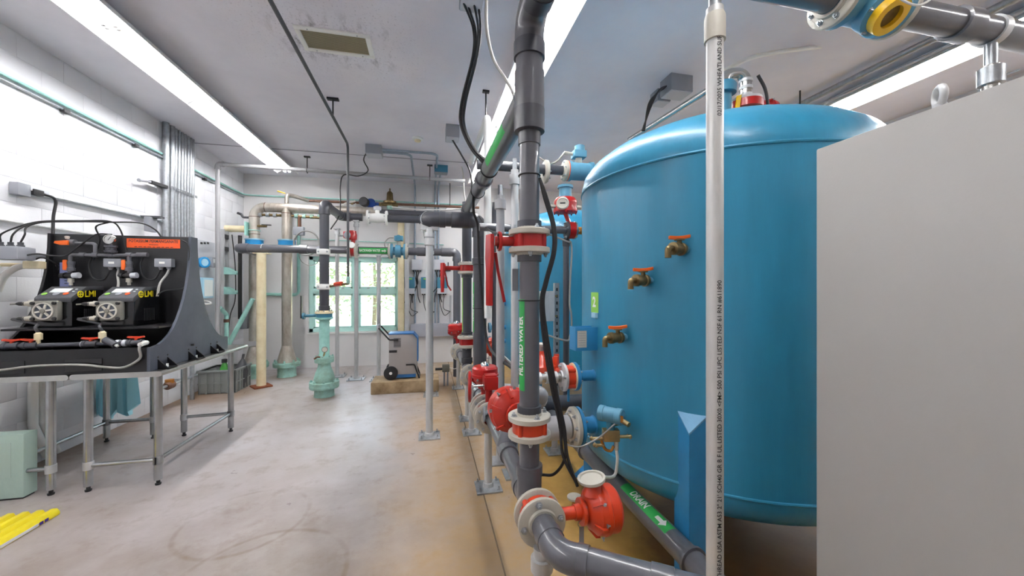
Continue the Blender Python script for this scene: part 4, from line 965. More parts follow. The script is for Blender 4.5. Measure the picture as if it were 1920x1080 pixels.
for y in (3.42, 3.80, 4.14):
    for dy in (0, .11):
        MB().prism([(0,0), (.075,0), (0,.075)], (PX1+.02, y+dy, RZ), (1,0,0), (0,0,1), (0,.008,0)).build('gusset', 'black', t)
    MB().bb((PX1+.02, y, RZ), (PX1+.095, y+.118, RZ+.006)).build('gusset_base', 'black', t)
    MB().cyl((PX1+.05, y+.06, RZ+.006), (PX1+.05, y+.06, RZ+.03), .008, n=8).build('anchor', 'signwhite', t)
    for dy in (.0, .11): MB().cyl((PX1+.02, y+dy+.004, RZ+.09), (PX1+.026, y+dy+.004, RZ+.09), .006, n=8).build('screw', 'darkdot', t)
for (zz_, yy) in ((1.0, 3.87),): MB().cyl((PX1+.02, yy-.03, zz_), (PX1+.045, yy-.03, zz_), .008, n=8).build('bolt', 'darkdot', t)
# sign
sa, sb = at(238, 447, Y=PYP), at(338, 466, Y=PYP); cxs, czs = (sa.x+sb.x)/2, (sa.z+sb.z)/2
t = thing('warning_sign', 'orange POTASSIUM PERMANGANATE sign on the black rack', 'sign', (cxs, PYP-.003, czs))
MB().box((cxs, PYP-.002, czs), (sb.x-sa.x, .003, abs(sa.z-sb.z))).build('plate', 'signorange', t)
text_mesh('POTASSIUM PERMANGANATE', .034, flat((cxs, PYP-.0042, czs+.018), (1,0,0), (0,0,1)), 'lettering', 'ink', t, .0007, sx=.80)
text_mesh('WARNING', .014, flat((cxs, PYP-.0042, czs-.012), (1,0,0), (0,0,1)), 'lettering', 'ink', t, .0003)
for k in range(9): MB().box((cxs-.13+.033*k, PYP-.0042, czs-.031), (.026 if k % 2 else .018, .0006, .005)).build('fine_print', 'ink', t)
# pumps
def pump(label, pl, pr, logo_x):
    y0 = 3.50; xa, xb = at(pl, 600, Y=y0).x, at(pr, 600, Y=y0).x; zb = 1.20; y1 = 3.80
    t = thing('dosing_pump', label, 'pump', ((xa+xb)/2, 3.65, zb), 'pumps on the black rack')
    zf = at(pl, 556, Y=y0).z; zk = zf+.075
    MB().prism([(y0+.015, zb), (y0+.015, zf-.03), (y0+.14, zk-.018), (y1, zk-.018), (y1, zb)], (xa, 0, 0), (0,1,0), (0,0,1), (xb-xa, 0, 0)).build('body', 'blackgloss', t, bevel=.012)
    cp = MB().prism([(y0, zf-.012), (y0, zf-.042), (y0+.016, zf-.042), (y0+.15, zk-.03), (y1, zk-.03), (y1, zk), (y0+.135, zk), (y0+.012, zf)], (xa-.003, 0, 0), (0,1,0), (0,0,1), (xb-xa+.006, 0, 0)).build('console', 'boxdark', t, bevel=.006)
    sl_ = V((0, .123, zk-zf)).normalized(); nn_ = V((0, -sl_.z, sl_.y)); o = V(((xa+xb)/2-.01, y0+.073, (zf+zk)/2))+nn_*.001
    MB().box(o+sl_*.012, (.115, .055, .004), (1,0,0), sl_, nn_).build('display', 'screen', cp)
    MB().lathe(o-sl_*.038-V((.07,0,0)), nn_, [(0,.016), (.003,.016)], 14).build('button', 'limegreen', cp)
    MB().lathe(o-sl_*.036+V((.06,0,0)), nn_, [(0,.016), (.003,.016)], 14).build('button', 'signorange', cp)
    MB().lathe(o-sl_*.034, nn_, [(0,.02), (.002,.02)], 14).build('key_pad', 'boxgrey', cp)
    for k in (0, 1): MB().box(o+sl_*(.03-.03*k)+V((.085,0,0)), (.014, .01, .003), (1,0,0), sl_, nn_).build('indicator', 'screen', cp)
    # pump head: clear square cover with rotor
    hx = xa+.085; hz_ = at(pl, 583, Y=y0).z; W = .165
    hd = MB().box((hx, y0-.01, hz_), (W, .05, W*.92)).build('pump_head', 'clear', t, bevel=.02)
    MB().ring((hx, y0-.038, hz_), (0,-1,0), .062, .054, .008, 28).build('rotor_ring', 'dial', hd)
    MB().lathe((hx, y0-.034, hz_), (0,-1,0), [(0,.054), (.002,.054)], 28).build('rotor_recess', 'skid', hd)
    for k in range(6):
        q = k*math.pi/3+.2; d = V((math.cos(q), 0, math.sin(q))); MB().box(V((hx, y0-.04, hz_))+d*.028, (.045, .008, .013), d, (0,1,0), d.cross(V((0,1,0)))).build('rotor_arm', 'dial', hd)
    MB().lathe((hx, y0-.034, hz_), (0,-1,0), [(0,.016), (.016,.016), (.018,.01)], 14).build('rotor_hub', 'clear', hd)
    for i in (-1, 1):
        for j in (-1, 1): MB().lathe((hx+i*W*.39, y0-.034, hz_+j*W*.35), (0,-1,0), [(0,.013), (.012,.012), (.014,.008)], 10).build('corner_screw', 'darkdot', hd)
    for j in (-1, 1):
        MB().lathe((hx-W*.46, y0-.02, hz_+j*.055), (-1,-.1,0), [(0,.02), (.02,.022), (.022,.018), (.05,.016), (.07,.010)], 14).build('tube_nut', 'flange' if j > 0 else 'flange', hd)
        MB().lathe((hx-W*.46-.04, y0-.024, hz_+j*.055), (-1,-.1,0), [(0,.017), (.035,.014), (.05,.008)], 12).build('tube_cone', 'black', hd)
    MB().cyl((hx-W*.46-.08, y0-.028, hz_+.055), (hx-W*.46-.12, y0-.034, hz_+.052), .006, n=8).build('tube_stub', 'clear', hd)
    # side: logo and louvre
    lf_ = flat((xb+.0046, y0+.115, zk-.06), (0,1,0), (0,0,1))
    text_mesh('LMI', .068, lf_, 'lettering', 'yellow', t, .0015, 'LEFT', sx=1.0)
    MB().ring((xb+.0022, y0+.08, zk-.06), (1,0,0), .027, .019, .003, 20).build('logo_ring', 'yellow', t)
    MB().box((xb+.003, y0+.08, zk-.06), (.003, .044, .007)).box((xb+.003, y0+.08, zk-.06), (.003, .007, .04)).build('logo_cross', 'yellow', t)
    for k in range(7): MB().box((xb+.001, y0+.12+.018*k, zb+.085), (.005, .009, .10)).build('louvre', 'darkdot', t)
    return hx-W*.46-.09, y0-.03, hz_-.055
mat('boxdark', '4A4B4F', .4)
pts = [pump('left dosing pump with a clear rotor head and yellow lettering', 64, 132, 0), pump('right dosing pump with a clear rotor head and a louvred side', 184, 249, 0)]
# suction manifold along the tray front
mz_ = 1.085; my = 3.40
t = thing('suction_manifold', 'black suction pipe with orange valve handles along the rack tray', 'pipework', (-2.6, my, mz_))
xe = at(268, 652, Y=my).x
MB().cyl((PX0, my, mz_), (xe, my, mz_), .016, n=14).build('pipe', 'pvcd', t)
MB().tube(fillet([(xe-.01, my, mz_), (xe+.03, my, mz_), (xe+.035, my-.085, mz_-.005)], .02), .017, 12).build('white_elbow', 'white', t)
for px in (22, 58, 170, 255):
    x = at(px, 640, Y=my).x
    B = MB().lathe((x-.045, my, mz_), (1,0,0), [(0,.018), (.001,.027), (.02,.027), (.022,.023), (.068,.023), (.07,.027), (.089,.027), (.09,.018)], 16).build('valve', 'pvcd', t)
    MB().cyl((x, my, mz_+.02), (x, my, mz_+.035), .01, n=10).build('stem', 'orange_red', B)
    MB().prism([(-.055,.008), (-.05,.02), (-.015,.016), (.015,.016), (.05,.02), (.055,.008), (.015,0), (-.015,0)], (x, my-.01, mz_+.032), (1,0,0), (0,0,1), (0,.02,0)).build('handle', 'orange_red', B, bevel=.003)
for px in (158, 222, 235): x = at(px, 650, Y=my).x; MB().lathe((x-.012, my, mz_), (1,0,0), [(0,.017), (.001,.026), (.024,.026), (.025,.017)], 14).build('union_ring', 'boxlight', t)
for (px, i) in ((72, 0), (192, 1)):
    x = at(px, 636, Y=my).x
    N = MB().lathe((x, my, mz_+.01), (0,0,1), [(0,.012), (.03,.012), (.031,.022), (.075,.022), (.078,.016), (.085,.012)], 14).build('tube_nut', 'cream', t)
    hx, hy, hz_ = pts[i]
    MB().tube(spline([(x, my, mz_+.09), (x-.01, my-.01, mz_+.13), (x-.07, hy, hz_-.04), (hx-.02, hy, hz_-.005), (hx+.02, hy, hz_)]), .009, 10).build('suction_tube', 'boxdark', N)
x = at(205, 645, Y=my).x; MB().cyl((x-.02, my-.01, mz_+.03), (x+.06, my-.03, mz_-.01), .024, n=14).build('strainer', 'pvcd', t); MB().cyl((x+.06, my-.03, mz_-.01), (x+.075, my-.034, mz_-.018), .01, n=10).build('strainer_plug', 'signwhite', t)
hl = [(xe+.034, my-.07, mz_-.004), (xe+.036, my-.095, mz_-.03), at(262, 672, Y=3.325), at(235, 688, Y=3.315), at(205, 689, Y=3.315), at(150, 684, Y=3.315), at(70, 686, Y=3.315), at(0, 694, Y=3.315), at(-60, 698, Y=3.315)]
MB().tube(spline(hl), .0085, 10).build('hose', 'cablegrey', label='pale grey hose drooping along the front of the rack tray', cat='hose')
# discharge manifold on the panel
dy = 3.805
def dp(px, py, Y=dy): return at(px, py, Y=Y)
t = thing('discharge_manifold', 'grey discharge pipework with orange handles on the black rack panel', 'pipework', dp(200, 478))
MB().tube(fillet([dp(131, 456), dp(179, 457), dp(179, 478)], .02), .013, 12).build('branch_pipe', 'pvc', t)
MB().tube(fillet([dp(131, 515), dp(133, 478), dp(275, 479)], .02), .014, 12).build('main_pipe', 'pvc', t)
MB().tube([dp(242, 479), dp(243, 515)], .015, 12).build('drop_pipe', 'pvc', t)
for px in (155, 179, 208, 242, 262, 272): q = dp(px, 478); MB().lathe(q-V((.02,0,0)), (1,0,0), [(0,.014), (.001,.02), (.039,.02), (.04,.014)], 14).build('fitting', 'pvc', t)
for px in (133, 242):
    a = dp(px, 490); b_ = dp(px, 508); n_ = (b_-a).normalized()
    L_ = (b_-a).length; B = MB().lathe(a, n_, [(0,.018), (.001,.026), (L_*.3,.026), (L_*.32,.022), (L_*.66,.022), (L_*.68,.027), (L_,.027), (L_+.001,.018)], 14).build('ball_valve', 'pvc', t)
    q = dp(px-7, 497); MB().box(q+V((0,-.02,0)), (.028, .016, .085)).build('handle', 'orange', B, bevel=.008)
    q = dp(px, 517); MB().lathe(q-V((.07,0,0)), (1,0,0), [(0,.012), (.002,.022), (.03,.024), (.032,.016), (.05,.016), (.052,.026), (.11,.026), (.112,.016)], 14).build('relief_valve', 'black', t); MB().lathe(q+V((.02,-.005,0)), (1,0,.1), [(0,.024), (.04,.024)], 12).build('valve_bonnet', 'boxlight', t)
    MB().lathe(q-V((0,0,.02)), (0,0,-1), [(0,.014), (.001,.02), (.035,.02), (.036,.012), (.06,.012)], 12).build('tube_nut', 'flange', t)
q = dp(126, 456); MB().prism([(-.06,0), (-.055,.018), (.03,.026), (.03,-.012), (-.02,-.014)], q-V((0,.02,.005)), (1,0,0), (0,0,1), (0,-.02,0)).build('handle', 'orange', t, bevel=.003)
MB().lathe(dp(133, 455)-V((.02,0,0)), (1,0,0), [(0,.014), (.001,.026), (.05,.026), (.051,.014)], 14).build('ball_valve', 'pvc', t)
q = dp(126, 448); MB().lathe(q, (0,0,1), [(0,.012), (.02,.016), (.025,.008)], 10).build('vent_plug', 'flange', t)
q = dp(208, 474); MB().lathe(q, (0,0,1), [(0,.022), (.001,.04), (.02,.042), (.022,.034), (.045,.034), (.047,.042), (.06,.04), (.061,.012), (.09,.01)], 18).build('diaphragm_seal', 'pvcd', t)
q = dp(206, 449); g = MB().lathe(q+V((0,.012,0)), (0,-1,0), [(0,.04), (.022,.041), (.028,.038), (.028,.033), (.024,.032)], 24).build('gauge_case', 'steel', t)
MB().lathe(q+V((0,-.008,0)), (0,-1,0), [(0,.033), (.002,.033)], 24).build('gauge_dial', 'dial', g); MB().box(q+V((.004,-.012,.006)), (.004, .001, .034), (.8,0,-.6), (0,1,0), (.6,0,.8)).build('gauge_needle', 'ink', g)
for k in range(10):
    an = -2.3+4.6*k/9; MB().box(q+V((.027*math.sin(an), -.0105, .027*math.cos(an))), (.002, .001, .006), (math.cos(an),0,-math.sin(an)), (0,1,0), (math.sin(an),0,math.cos(an))).build('dial_mark', 'ink', g)
# calibration column
a, b_ = at(113, 492, Y=3.84), at(130, 536, Y=3.84)
t = thing('calibration_column', 'bluish graduated column behind the left pump', 'gauge', ((a.x+b_.x)/2, 3.84, b_.z))
MB().bb((a.x, 3.835, b_.z-.03), (b_.x, 3.858, a.z)).build('tube', 'colbl', t)
mat_ = None
for k in range(7): MB().box(((a.x+b_.x)/2+.012, 3.834, b_.z+.02+k*.022), (.02, .001, .006)).build('graduation', 'ink', t)
# junction boxes with cables
for px, lab, tail in ((215, 'small grey junction box under the pressure gauge', 222), (309, 'small grey junction box under the orange sign', 300)):
    q = dp(px, 493, 3.83); t = thing('junction_box', lab, 'junction box', q, 'boxes on the rack panel')
    MB().box(q, (.125, .055, .072)).build('box', 'boxgrey', t, bevel=.006); MB().box(q-V((.005,.0285,0)), (.04, .001, .018)).build('label', 'signwhite', t)
    for s in (-.028, .03): MB().lathe(q+V((s,0,-.036)), (0,0,-1), [(0,.016), (.012,.016), (.014,.011), (.024,.011)], 10).build('gland', 'boxgrey', t)
    MB().tube(spline([q+V((.03,0,-.055)), q+V((.03+(tail-px)*.0005,-.02,-.10)), at(tail, 532, Y=3.74), at(tail-5, 556, Y=3.70)]), .009, 8).build('power_cord', 'cablegrey', t)
    MB().tube(spline([q+V((-.028,0,-.055)), q+V((-.07,-.01,-.14)), q+V((-.14,-.01,-.13)), q+V((-.17,-.01,-.03)), q+V((-.15,-.01,.06))]), .007, 8).build('signal_cord', 'cable', t)
# =================================================================== LEFT WALL
WXL = XL+.004
t = thing('conduit_bank', 'bank of upright silver conduits clamped to the left wall', 'conduit', (WXL, 5.85, .9))
for k in range(9):
    y = at(311+ (0, 11, 18, 24, 30, 35.5, 41, 46, 50)[k], 300, X=-3.22).y
    MB().cyl((-3.22, y, .6), (-3.22, y, CEIL), (.034 if k < 2 else .021), n=14).build('conduit_tube', 'galv', t)
MB().bb((WXL, 5.45, 2.76), (WXL+.02, 6.2, 2.80)).build('strut', 'galv', t)
for k in range(9):
    y = 5.6+.065*k; MB().bb((-3.185, y-.02, 2.765), (-3.178, y+.02, 2.795)).build('clamp', 'galv', t)
for z, r, m_, lab in ((3.165, .013, 'teal', 'thin pale green conduit high along the left wall'), (3.12, .011, 'galv', 'thin silver conduit high along the left wall, below the green one')):
    pp = [(WXL+.02, 1.5, z), (WXL+.02, YB-.03, z+.02), (.9, YB-.03, z+.03)] if r > .012 else [(WXL+.02, 1.5, z), (WXL+.02, YB-.06, z+.02)]
    MB().tube(fillet(pp, .12), r, 10).build('conduit', m_, label=lab, cat='conduit')
for y, lab in ((4.25, 'small black clip on the wall conduits near the left light'), (5.1, 'small black clip on the wall conduits near the conduit bank'), (6.45, 'small clip on the wall conduits beyond the conduit bank')):
    MB().bb((WXL, y-.03, 3.10), (WXL+.04, y+.03, 3.135)).build('conduit_clip', 'darkdot', label=lab, cat='clip', bevel=.004)
# socket box with plug and conduit
a = at(50, 358, X=WXL+.03); t = thing('wall_socket', 'grey wall socket box with a plugged black cord, above the dosing rack', 'socket', a)
MB().box(a-V((0,.05,0)), (.06, .10, .10)).build('box', 'boxgrey', t, bevel=.005); MB().box(a+V((.02,.05,.0)), (.05, .09, .05)).build('plug', 'darkdot', t, bevel=.01); MB().box(a+V((.01,.07,.02)), (.05, .16, .03)).build('cover', 'boxlight', t, bevel=.005)
MB().tube(spline([a+V((.03,.10,0)), a+V((.05,.18,-.03)), at(100, 408, X=-3.18), at(99, 450, X=-3.15), at(98, 478, X=-3.12), at(108, 500, Y=3.85)]), .011, 8).build('power_cord', 'cable', t)
MB().cyl((WXL+.02, a.y+.1, a.z), (WXL+.02, 5.55, a.z+.03), .014, n=10).build('conduit', 'galv', label='silver conduit running from the wall socket to the conduit bank', cat='conduit')
MB().cyl((WXL+.02, 3.0, 2.03), (WXL+.02, 4.6, 2.03), .014, n=10).build('conduit', 'galvp', label='pale conduit behind the cable arch on the left wall', cat='conduit')
# loose wiring box and beige elbow at the left edge
a = at(20, 475, Y=3.62); t = thing('wiring_box', 'grey wiring box with three cable glands at the left edge', 'junction box', a)
MB().box(a, (.20, .14, .10)).build('box', 'boxgrey', t, bevel=.01)
for k in range(3): MB().lathe(a+V((-.06+.06*k, 0, .05)), (0,0,1), [(0,.022), (.012,.022), (.014,.016), (.035,.016)], 12).build('gland', 'boxdark', t)
MB().cyl(a+V((0,.07,0)), (a.x, 3.9, a.z), .02, n=10).build('bracket_arm', 'boxgrey', t); MB().cyl((a.x, 3.9, a.z), (WXL, 3.9, a.z), .02, n=10).build('bracket_arm', 'boxgrey', t)
q0 = at(65, 497, Y=3.75); t = thing('beige_conduit', 'beige conduit elbow with a square fitting below the wiring box', 'conduit', q0)
MB().box(q0, (.11, .06, .06)).build('fitting', 'cream', t, bevel=.008); MB().tube(spline([q0-V((.04,0,0)), at(28, 503, Y=3.75), at(6, 520, Y=3.75), at(-6, 550, Y=3.75)]), .024, 14).build('elbow', 'cablewhite', t)
MB().cyl(q0, (WXL, q0.y, q0.z), .015, n=10).build('wall_stub', 'cream', t)
# cable arch from wiring box over the rack
ay = 3.62
def arch(pts, r, label, m_='cable'): MB().tube(spline(pts), r, 8).build('cable', m_, label=label, cat='cable')
for k in range(3):
    s0 = a+V((-.06+.06*k, 0, .085))
    arch([s0, s0+V((.005+.01*k,0,.06)), at(38+6*k, 424+k, Y=3.66), at(80, 415+k, Y=3.7), at(150, 414+k*.8, Y=3.72), at(205, 415+k*.8, Y=3.74)]+[[at(225, 430, Y=3.78), at(238, 470, Y=3.81)], [at(180, 425, Y=3.76), at(187, 450, Y=3.80), at(175, 488, Y=3.83)], [at(262, 418, Y=3.78), at(290, 430, Y=3.81), at(303, 445, Y=3.83)]][k], .006,
         ('black cable arching over the rack to the right pump valves', 'black cable arching over the rack and down to the gauge box', 'longest black cable arching over the rack to the sign')[k])
arch([a+V((.08,-.02,-.02)), at(70, 476, Y=3.66), at(100, 480, Y=3.7), at(125, 478, Y=3.76), at(150, 460, Y=3.78), at(180, 440, Y=3.8), at(210, 440, Y=3.82)], .0065, 'black cable looping from the wiring box across the discharge valves')
arch([a+V((.08,-.02,-.04)), at(60, 488, Y=3.7), at(80, 483, Y=3.72), at(105, 495, Y=3.78), at(108, 505, Y=3.84)], .0065, 'short black cable from the wiring box to the rack edge')
arch([at(340, 450, Y=3.83), at(352, 458, Y=3.83), at(355, 480, Y=3.83), at(349, 520, Y=3.83), at(345, 540, Y=3.80), at(310, 545, Y=3.7), at(296, 552, Y=3.66)], .005, 'thin dark cable hugging the right edge of the rack panel')
# small brackets on the wall
b0 = at(285, 412, X=-3.15); t = thing('wall_bracket', 'dark metal bracket on the left wall just above the rack', 'bracket', b0)
MB().box(b0+V((.0,0,.03)), (.2, .09, .02)).build('arm', 'boxdark', t); MB().box(b0-V((-.0,.02,.06)), (.06, .13, .17)).build('plate', 'boxgrey', t, bevel=.01)
b0 = at(282, 341, X=-3.2); b1 = at(312, 351, X=-3.2); t = thing('wall_bracket', 'short black slotted arm with a rod beside the conduit bank', 'bracket', b0)
MB().box((b0+b1)/2, (.04, (b1-b0).length, .035), (1,0,0), (b1-b0).normalized(), (0,0,1)).build('slotted_arm', 'darkdot', t); MB().cyl(b0, at(262, 338, X=-3.2), .013, n=8).build('rod', 'boxgrey', t); MB().cyl(at(262, 338, X=-3.2), at(260, 337.5, X=-3.2), .02, n=8).build('knob', 'boxgrey', t)
# analyser board
t = thing('analyser_board', 'pale instrument board with a blue dial, behind the rack', 'instrument panel', (WXL, 6.6, .9))
def lw(px, py, X=-3.2): return at(px, py, X=X)
y0_, y1_ = lw(362, 500).y, lw(409, 500).y; z0_, z1_ = .80, 2.20
MB().bb((WXL, y0_, z0_), (WXL+.02, y1_, z1_)).build('board', 'boxlight', t)
q = lw(379, 492); MB().lathe(q, (1,-.5,0), [(0,.075), (.05,.08), (.055,.07), (.055,.055), (.045,.05)], 22).build('dial_case', 'valveblue', t); MB().lathe(q+V((.045,-.022,0)), (1,-.5,0), [(0,.052), (.003,.052)], 20).build('dial_glass', 'paleblue', t)
q = lw(398, 492, -3.17); MB().box(q, (.08, .16, .15)).build('transmitter_box', 'boxgrey', t, bevel=.015); MB().box(q+V((.042,-.02,.02)), (.002, .07, .06)).build('display', 'screen', t)
q = lw(386, 540, -3.17); MB().box(q, (.07, .27, .30)).build('sample_box', 'paleblue', t, bevel=.01); MB().box(q+V((.037,0,0)), (.002, .22, .24)).build('box_window', 'screen', t)
q = lw(384, 567, -3.14); MB().torus(q, (.3,-.2,1), .07, .012, 20, 8).build('sample_coil', 'cablewhite', t)
for k in range(3): MB().box(lw(378+6*k, 456, -3.19), (.01, .04, .03)).build('title_mark', 'ink', t)
# strut rack with teal shelves, black drain, boxes
q = lw(427, 500); t = thing('strut_rack', 'pale upright rack with two teal brackets on the left wall', 'rack', (WXL, q.y, 0))
MB().bb((WXL, q.y-.08, .4), (WXL+.05, q.y-.05, 2.45)).bb((WXL, q.y+.05, .4), (WXL+.05, q.y+.08, 2.45)).build('upright', 'galvp', t)
for z in (1.72, 1.40): MB().prism([(0,0), (.18,.0), (.18,.03), (.0,.12)], (WXL+.05, q.y-.09, z), (1,0,0), (0,0,1), (0,.18,0)).build('bracket', 'teal', t)
for z in (2.3, 2.1): MB().bb((WXL+.04, q.y-.06, z), (WXL+.055, q.y+.06, z+.07)).build('slot_plate', 'darkdot', t)
a = at(450, 500, X=-2.98); MB().cyl((a.x, a.y, 1.0), (a.x, a.y, 2.35), .028, n=14).build('vent_pipe', 'cable', label='black upright pipe in the corner behind the cream post', cat='pipe')
MB().tube(spline([at(435, 440, X=-3.1), at(441, 500, X=-3.1), at(441, 560, X=-3.1), at(432, 590, X=-3.1), at(428, 625, X=-3.1)]), .008, 8).build('cable', 'cable', label='thin black cable dangling beside the teal brackets', cat='cable')
a = at(462, 600, X=-3.0); MB().box(a, (.12, .25, .28)).build('control_box', 'boxgrey', label='grey box low in the corner behind the cream post', cat='box', bevel=.01)
MB().cyl(at(474, 560, Y=6.9), at(424, 655, Y=6.9), .035, n=14).build('brace_pipe', 'teal', label='pale green slanting pipe behind the cream post', cat='pipe')
# teal hydrant fittings at left wall
a = at(425, 590, X=-3.1); t = thing('sample_piping', 'pale green pipe fittings with a bronze valve on the left wall', 'pipework', (a.x, a.y, .9))
MB().tube(fillet([a+V((0,-.2,.12)), a+V((0,0,0)), a+V((0,0,-.45))], .05), .03, 12).build('pipe', 'teal', t); MB().lathe(a-V((0,0,.07)), (0,0,-1), [(0,.04), (.05,.04)], 12).build('union', 'copper', t)
# grey crate with bottle
cx0_, cx1_, cy0_, cy1_, ch = -3.16, -2.70, 6.12, 6.58, .33
t = thing('plastic_crate', 'grey ribbed plastic crate on the floor by the left wall', 'crate', ((cx0_+cx1_)/2, (cy0_+cy1_)/2, 0))
w_ = .012
MB().bb((cx0_, cy0_, 0), (cx1_, cy1_, w_)).build('bottom', 'crate', t)
for a, b_ in (((cx0_, cy0_), (cx1_, cy0_+w_)), ((cx0_, cy1_-w_), (cx1_, cy1_)), ((cx0_, cy0_), (cx0_+w_, cy1_)), ((cx1_-w_, cy0_), (cx1_, cy1_))):
    MB().bb((a[0], a[1], 0), (b_[0], b_[1], ch)).build('side', 'crate', t)
rm = MB(); rm.bb((cx0_-.015, cy0_-.015, ch-.03), (cx1_+.015, cy0_+w_, ch)).bb((cx0_-.015, cy1_-w_, ch-.03), (cx1_+.015, cy1_+.015, ch)).bb((cx0_-.015, cy0_-.015, ch-.03), (cx0_+w_, cy1_+.015, ch)).bb((cx1_-w_, cy0_-.015, ch-.03), (cx1_+.015, cy1_+.015, ch)).build('rim', 'crate', t, bevel=.004)
for k in range(6):
    x = cx0_+.02+k*(cx1_-cx0_-.04)/5; MB().bb((x-.008, cy0_-.014, 0), (x+.008, cy0_, ch-.03)).build('rib', 'crate', t)
    y = cy0_+.02+k*(cy1_-cy0_-.04)/5; MB().bb((cx1_, y-.008, 0), (cx1_+.014, y+.008, ch-.03)).build('rib', 'crate', t)
MB().bb((cx1_, cy0_, .14), (cx1_+.013, cy1_, .155)).bb((cx0_, cy0_-.013, .14), (cx1_, cy0_, .155)).build('band', 'crate', t)
t = thing('green_bottle', 'small green bottle standing in the grey crate', 'bottle', (-2.88, 6.22, .012))
MB().lathe((-2.88, 6.22, .012), (0,0,1), [(0,.06), (.28,.06), (.33,.055), (.38,.035), (.41,.025)], 18).build('body', 'bottle', t); MB().lathe((-2.88, 6.22, .42), (0,0,1), [(0,.035), (.05,.035), (.055,.02)], 14).build('cap', 'darkdot', t)
t = thing('funnel', 'grey funnel leaning beside the green bottle in the crate', 'funnel', (-2.78, 6.40, .012))
MB().lathe((-2.78, 6.40, .012), (.1,.1,1), [(0,.09), (.25,.09), (.36,.05), (.42,.02)], 18).build('cone', 'boxdark', t); MB().cyl((-2.742, 6.44, .42), (-2.73, 6.45, .5), .018, n=10).build('spout', 'boxdark', t)
# pipes low on the left wall under the tables
for px, lab in ((62, 'white pipe running down the wall behind the tables, leftmost'), (80, 'white pipe running down the wall behind the tables, second')):
    a = at(px, 720, X=XL+.05); MB().tube(fillet([(a.x, a.y, 1.4), (a.x, a.y, .35), (a.x, a.y+.12, .05)], .05), .03, 12).build('wall_pipe', 'white', label=lab, cat='pipe')
a = at(318, 722, X=-3.1); t = thing('water_meter', 'bronze water meter with valves low on the left wall', 'water meter', a)
MB().lathe(a-V((0,.06,0)), (0,1,0), [(0,.03), (.02,.05), (.10,.05), (.12,.03)], 14).build('body', 'copper', t); MB().cyl(a, a+V((0,0,.07)), .045, n=14).build('register', 'brassorange', t)
MB().cyl((a.x, a.y-.25, a.z), (a.x, a.y+.55, a.z), .018, n=10).build('pipe', 'galv', t); MB().cyl((a.x, a.y-.22, a.z), (a.x, a.y-.22, a.z+.3), .018, n=10).build('riser', 'boxdark', t); MB().cyl((a.x, a.y+.45, 0), (a.x, a.y+.45, .6), .025, n=10).build('riser', 'galv', t)
MB().cyl((a.x, a.y+.3, a.z), (XL, a.y+.3, a.z), .012, n=8).build('wall_stub', 'galv', t)
# blue bag behind the table
a, b_ = at(178, 712, Y=4.62), at(258, 768, Y=4.62); sh = MB(); N_ = 16; top = []; bot = []
t = thing('plastic_bag', 'blue plastic bag hanging below the tables against the wall', 'bag', ((a.x+b_.x)/2, 4.6, b_.z))
for k in range(N_+1):
    f = k/N_; x = a.x+(b_.x-a.x)*f; top.append(V((a.x+(b_.x-a.x)*(f*.75+.1), 4.62+.015*math.sin(k*2.1), .86))); bot.append(V((x+.01*math.sin(k*3), 4.60+.03*math.sin(k*1.7), b_.z+.05*math.sin(k*.9)-.06*(1-f))))
sh.add(top+bot+[p+V((0,.03,0)) for p in top]+[p+V((0,.05,0)) for p in bot], [(k, k+1, N_+2+k, N_+1+k) for k in range(N_)]+[(2*N_+2+k, 3*N_+3+k, 3*N_+4+k, 2*N_+3+k) for k in range(N_)]+[(N_+1+k, N_+2+k, 3*N_+4+k, 3*N_+3+k) for k in range(N_)]).build('sheet', 'bag', t)
# foam block and folded yellow sign at left front
a = at(44, 936, Z=.0); t = thing('foam_block', 'pale green foam block on the floor at the left edge', 'block', (a.x-.2, a.y+.1, 0))
hb = (936-814)/FPX*(a.x*SY+a.y*CY)
MB().bb((a.x-.45, a.y, .012), (a.x, a.y+.10, hb)).build('block', 'foam', t, bevel=.006); MB().bb((a.x-.45, a.y+.01, 0), (a.x-.01, a.y+.09, .012)).build('base_mat', 'darkdot', t)
MB().bb((a.x-.40, a.y-.0015, hb*.35), (a.x-.07, a.y+.001, hb*.88)).build('label_panel', 'foamd', t)
A = at(113, 958, Z=.02); B_ = at(-10, 1030, Z=.02); u_ = (B_-A); u_.z = 0; L_ = .62; u_.normalize(); v_ = V((-u_.y, u_.x, 0))
if v_.dot(V((-1, 1, 0))) < 0: v_ = -v_
t = thing('folded_floor_sign', 'yellow folded wet-floor sign lying at the left edge', 'floor sign', A)
for k in range(5):
    wdt = .06; o = A+v_*(wdt*k)+u_*(.02*k if k else 0); o.z = 0
    MB().prism([(0,0), (wdt,0), (wdt,.02+.006*k), (wdt*.75,.042+.008*k), (wdt*.25,.042+.008*k), (0,.02+.006*k)], o, v_, (0,0,1), u_*L_).build('ridge', 'yellow', t, bevel=.004)
o = A+u_*.14-v_*.0015; o.z = .006
MB().prism([(0,0), (0,.018), (.4,.018), (.4,0)], o, u_, (0,0,1), -v_*.002).build('white_strip', 'signwhite', t)
for k in (.0, .032): MB().prism([(0,0), (0,.018), (.022,.018), (.022,0)], o+u_*(-.06+k), u_, (0,0,1), -v_*.003).build('square_mark', 'purple', t)
o = A+v_*.16+u_*.18; o.z = .0695; MB().prism([(0,0), (.2,0), (.22,.012), (.0,.012)], o, u_, v_, (0,0,.002)).build('worn_mark', 'rust', t)

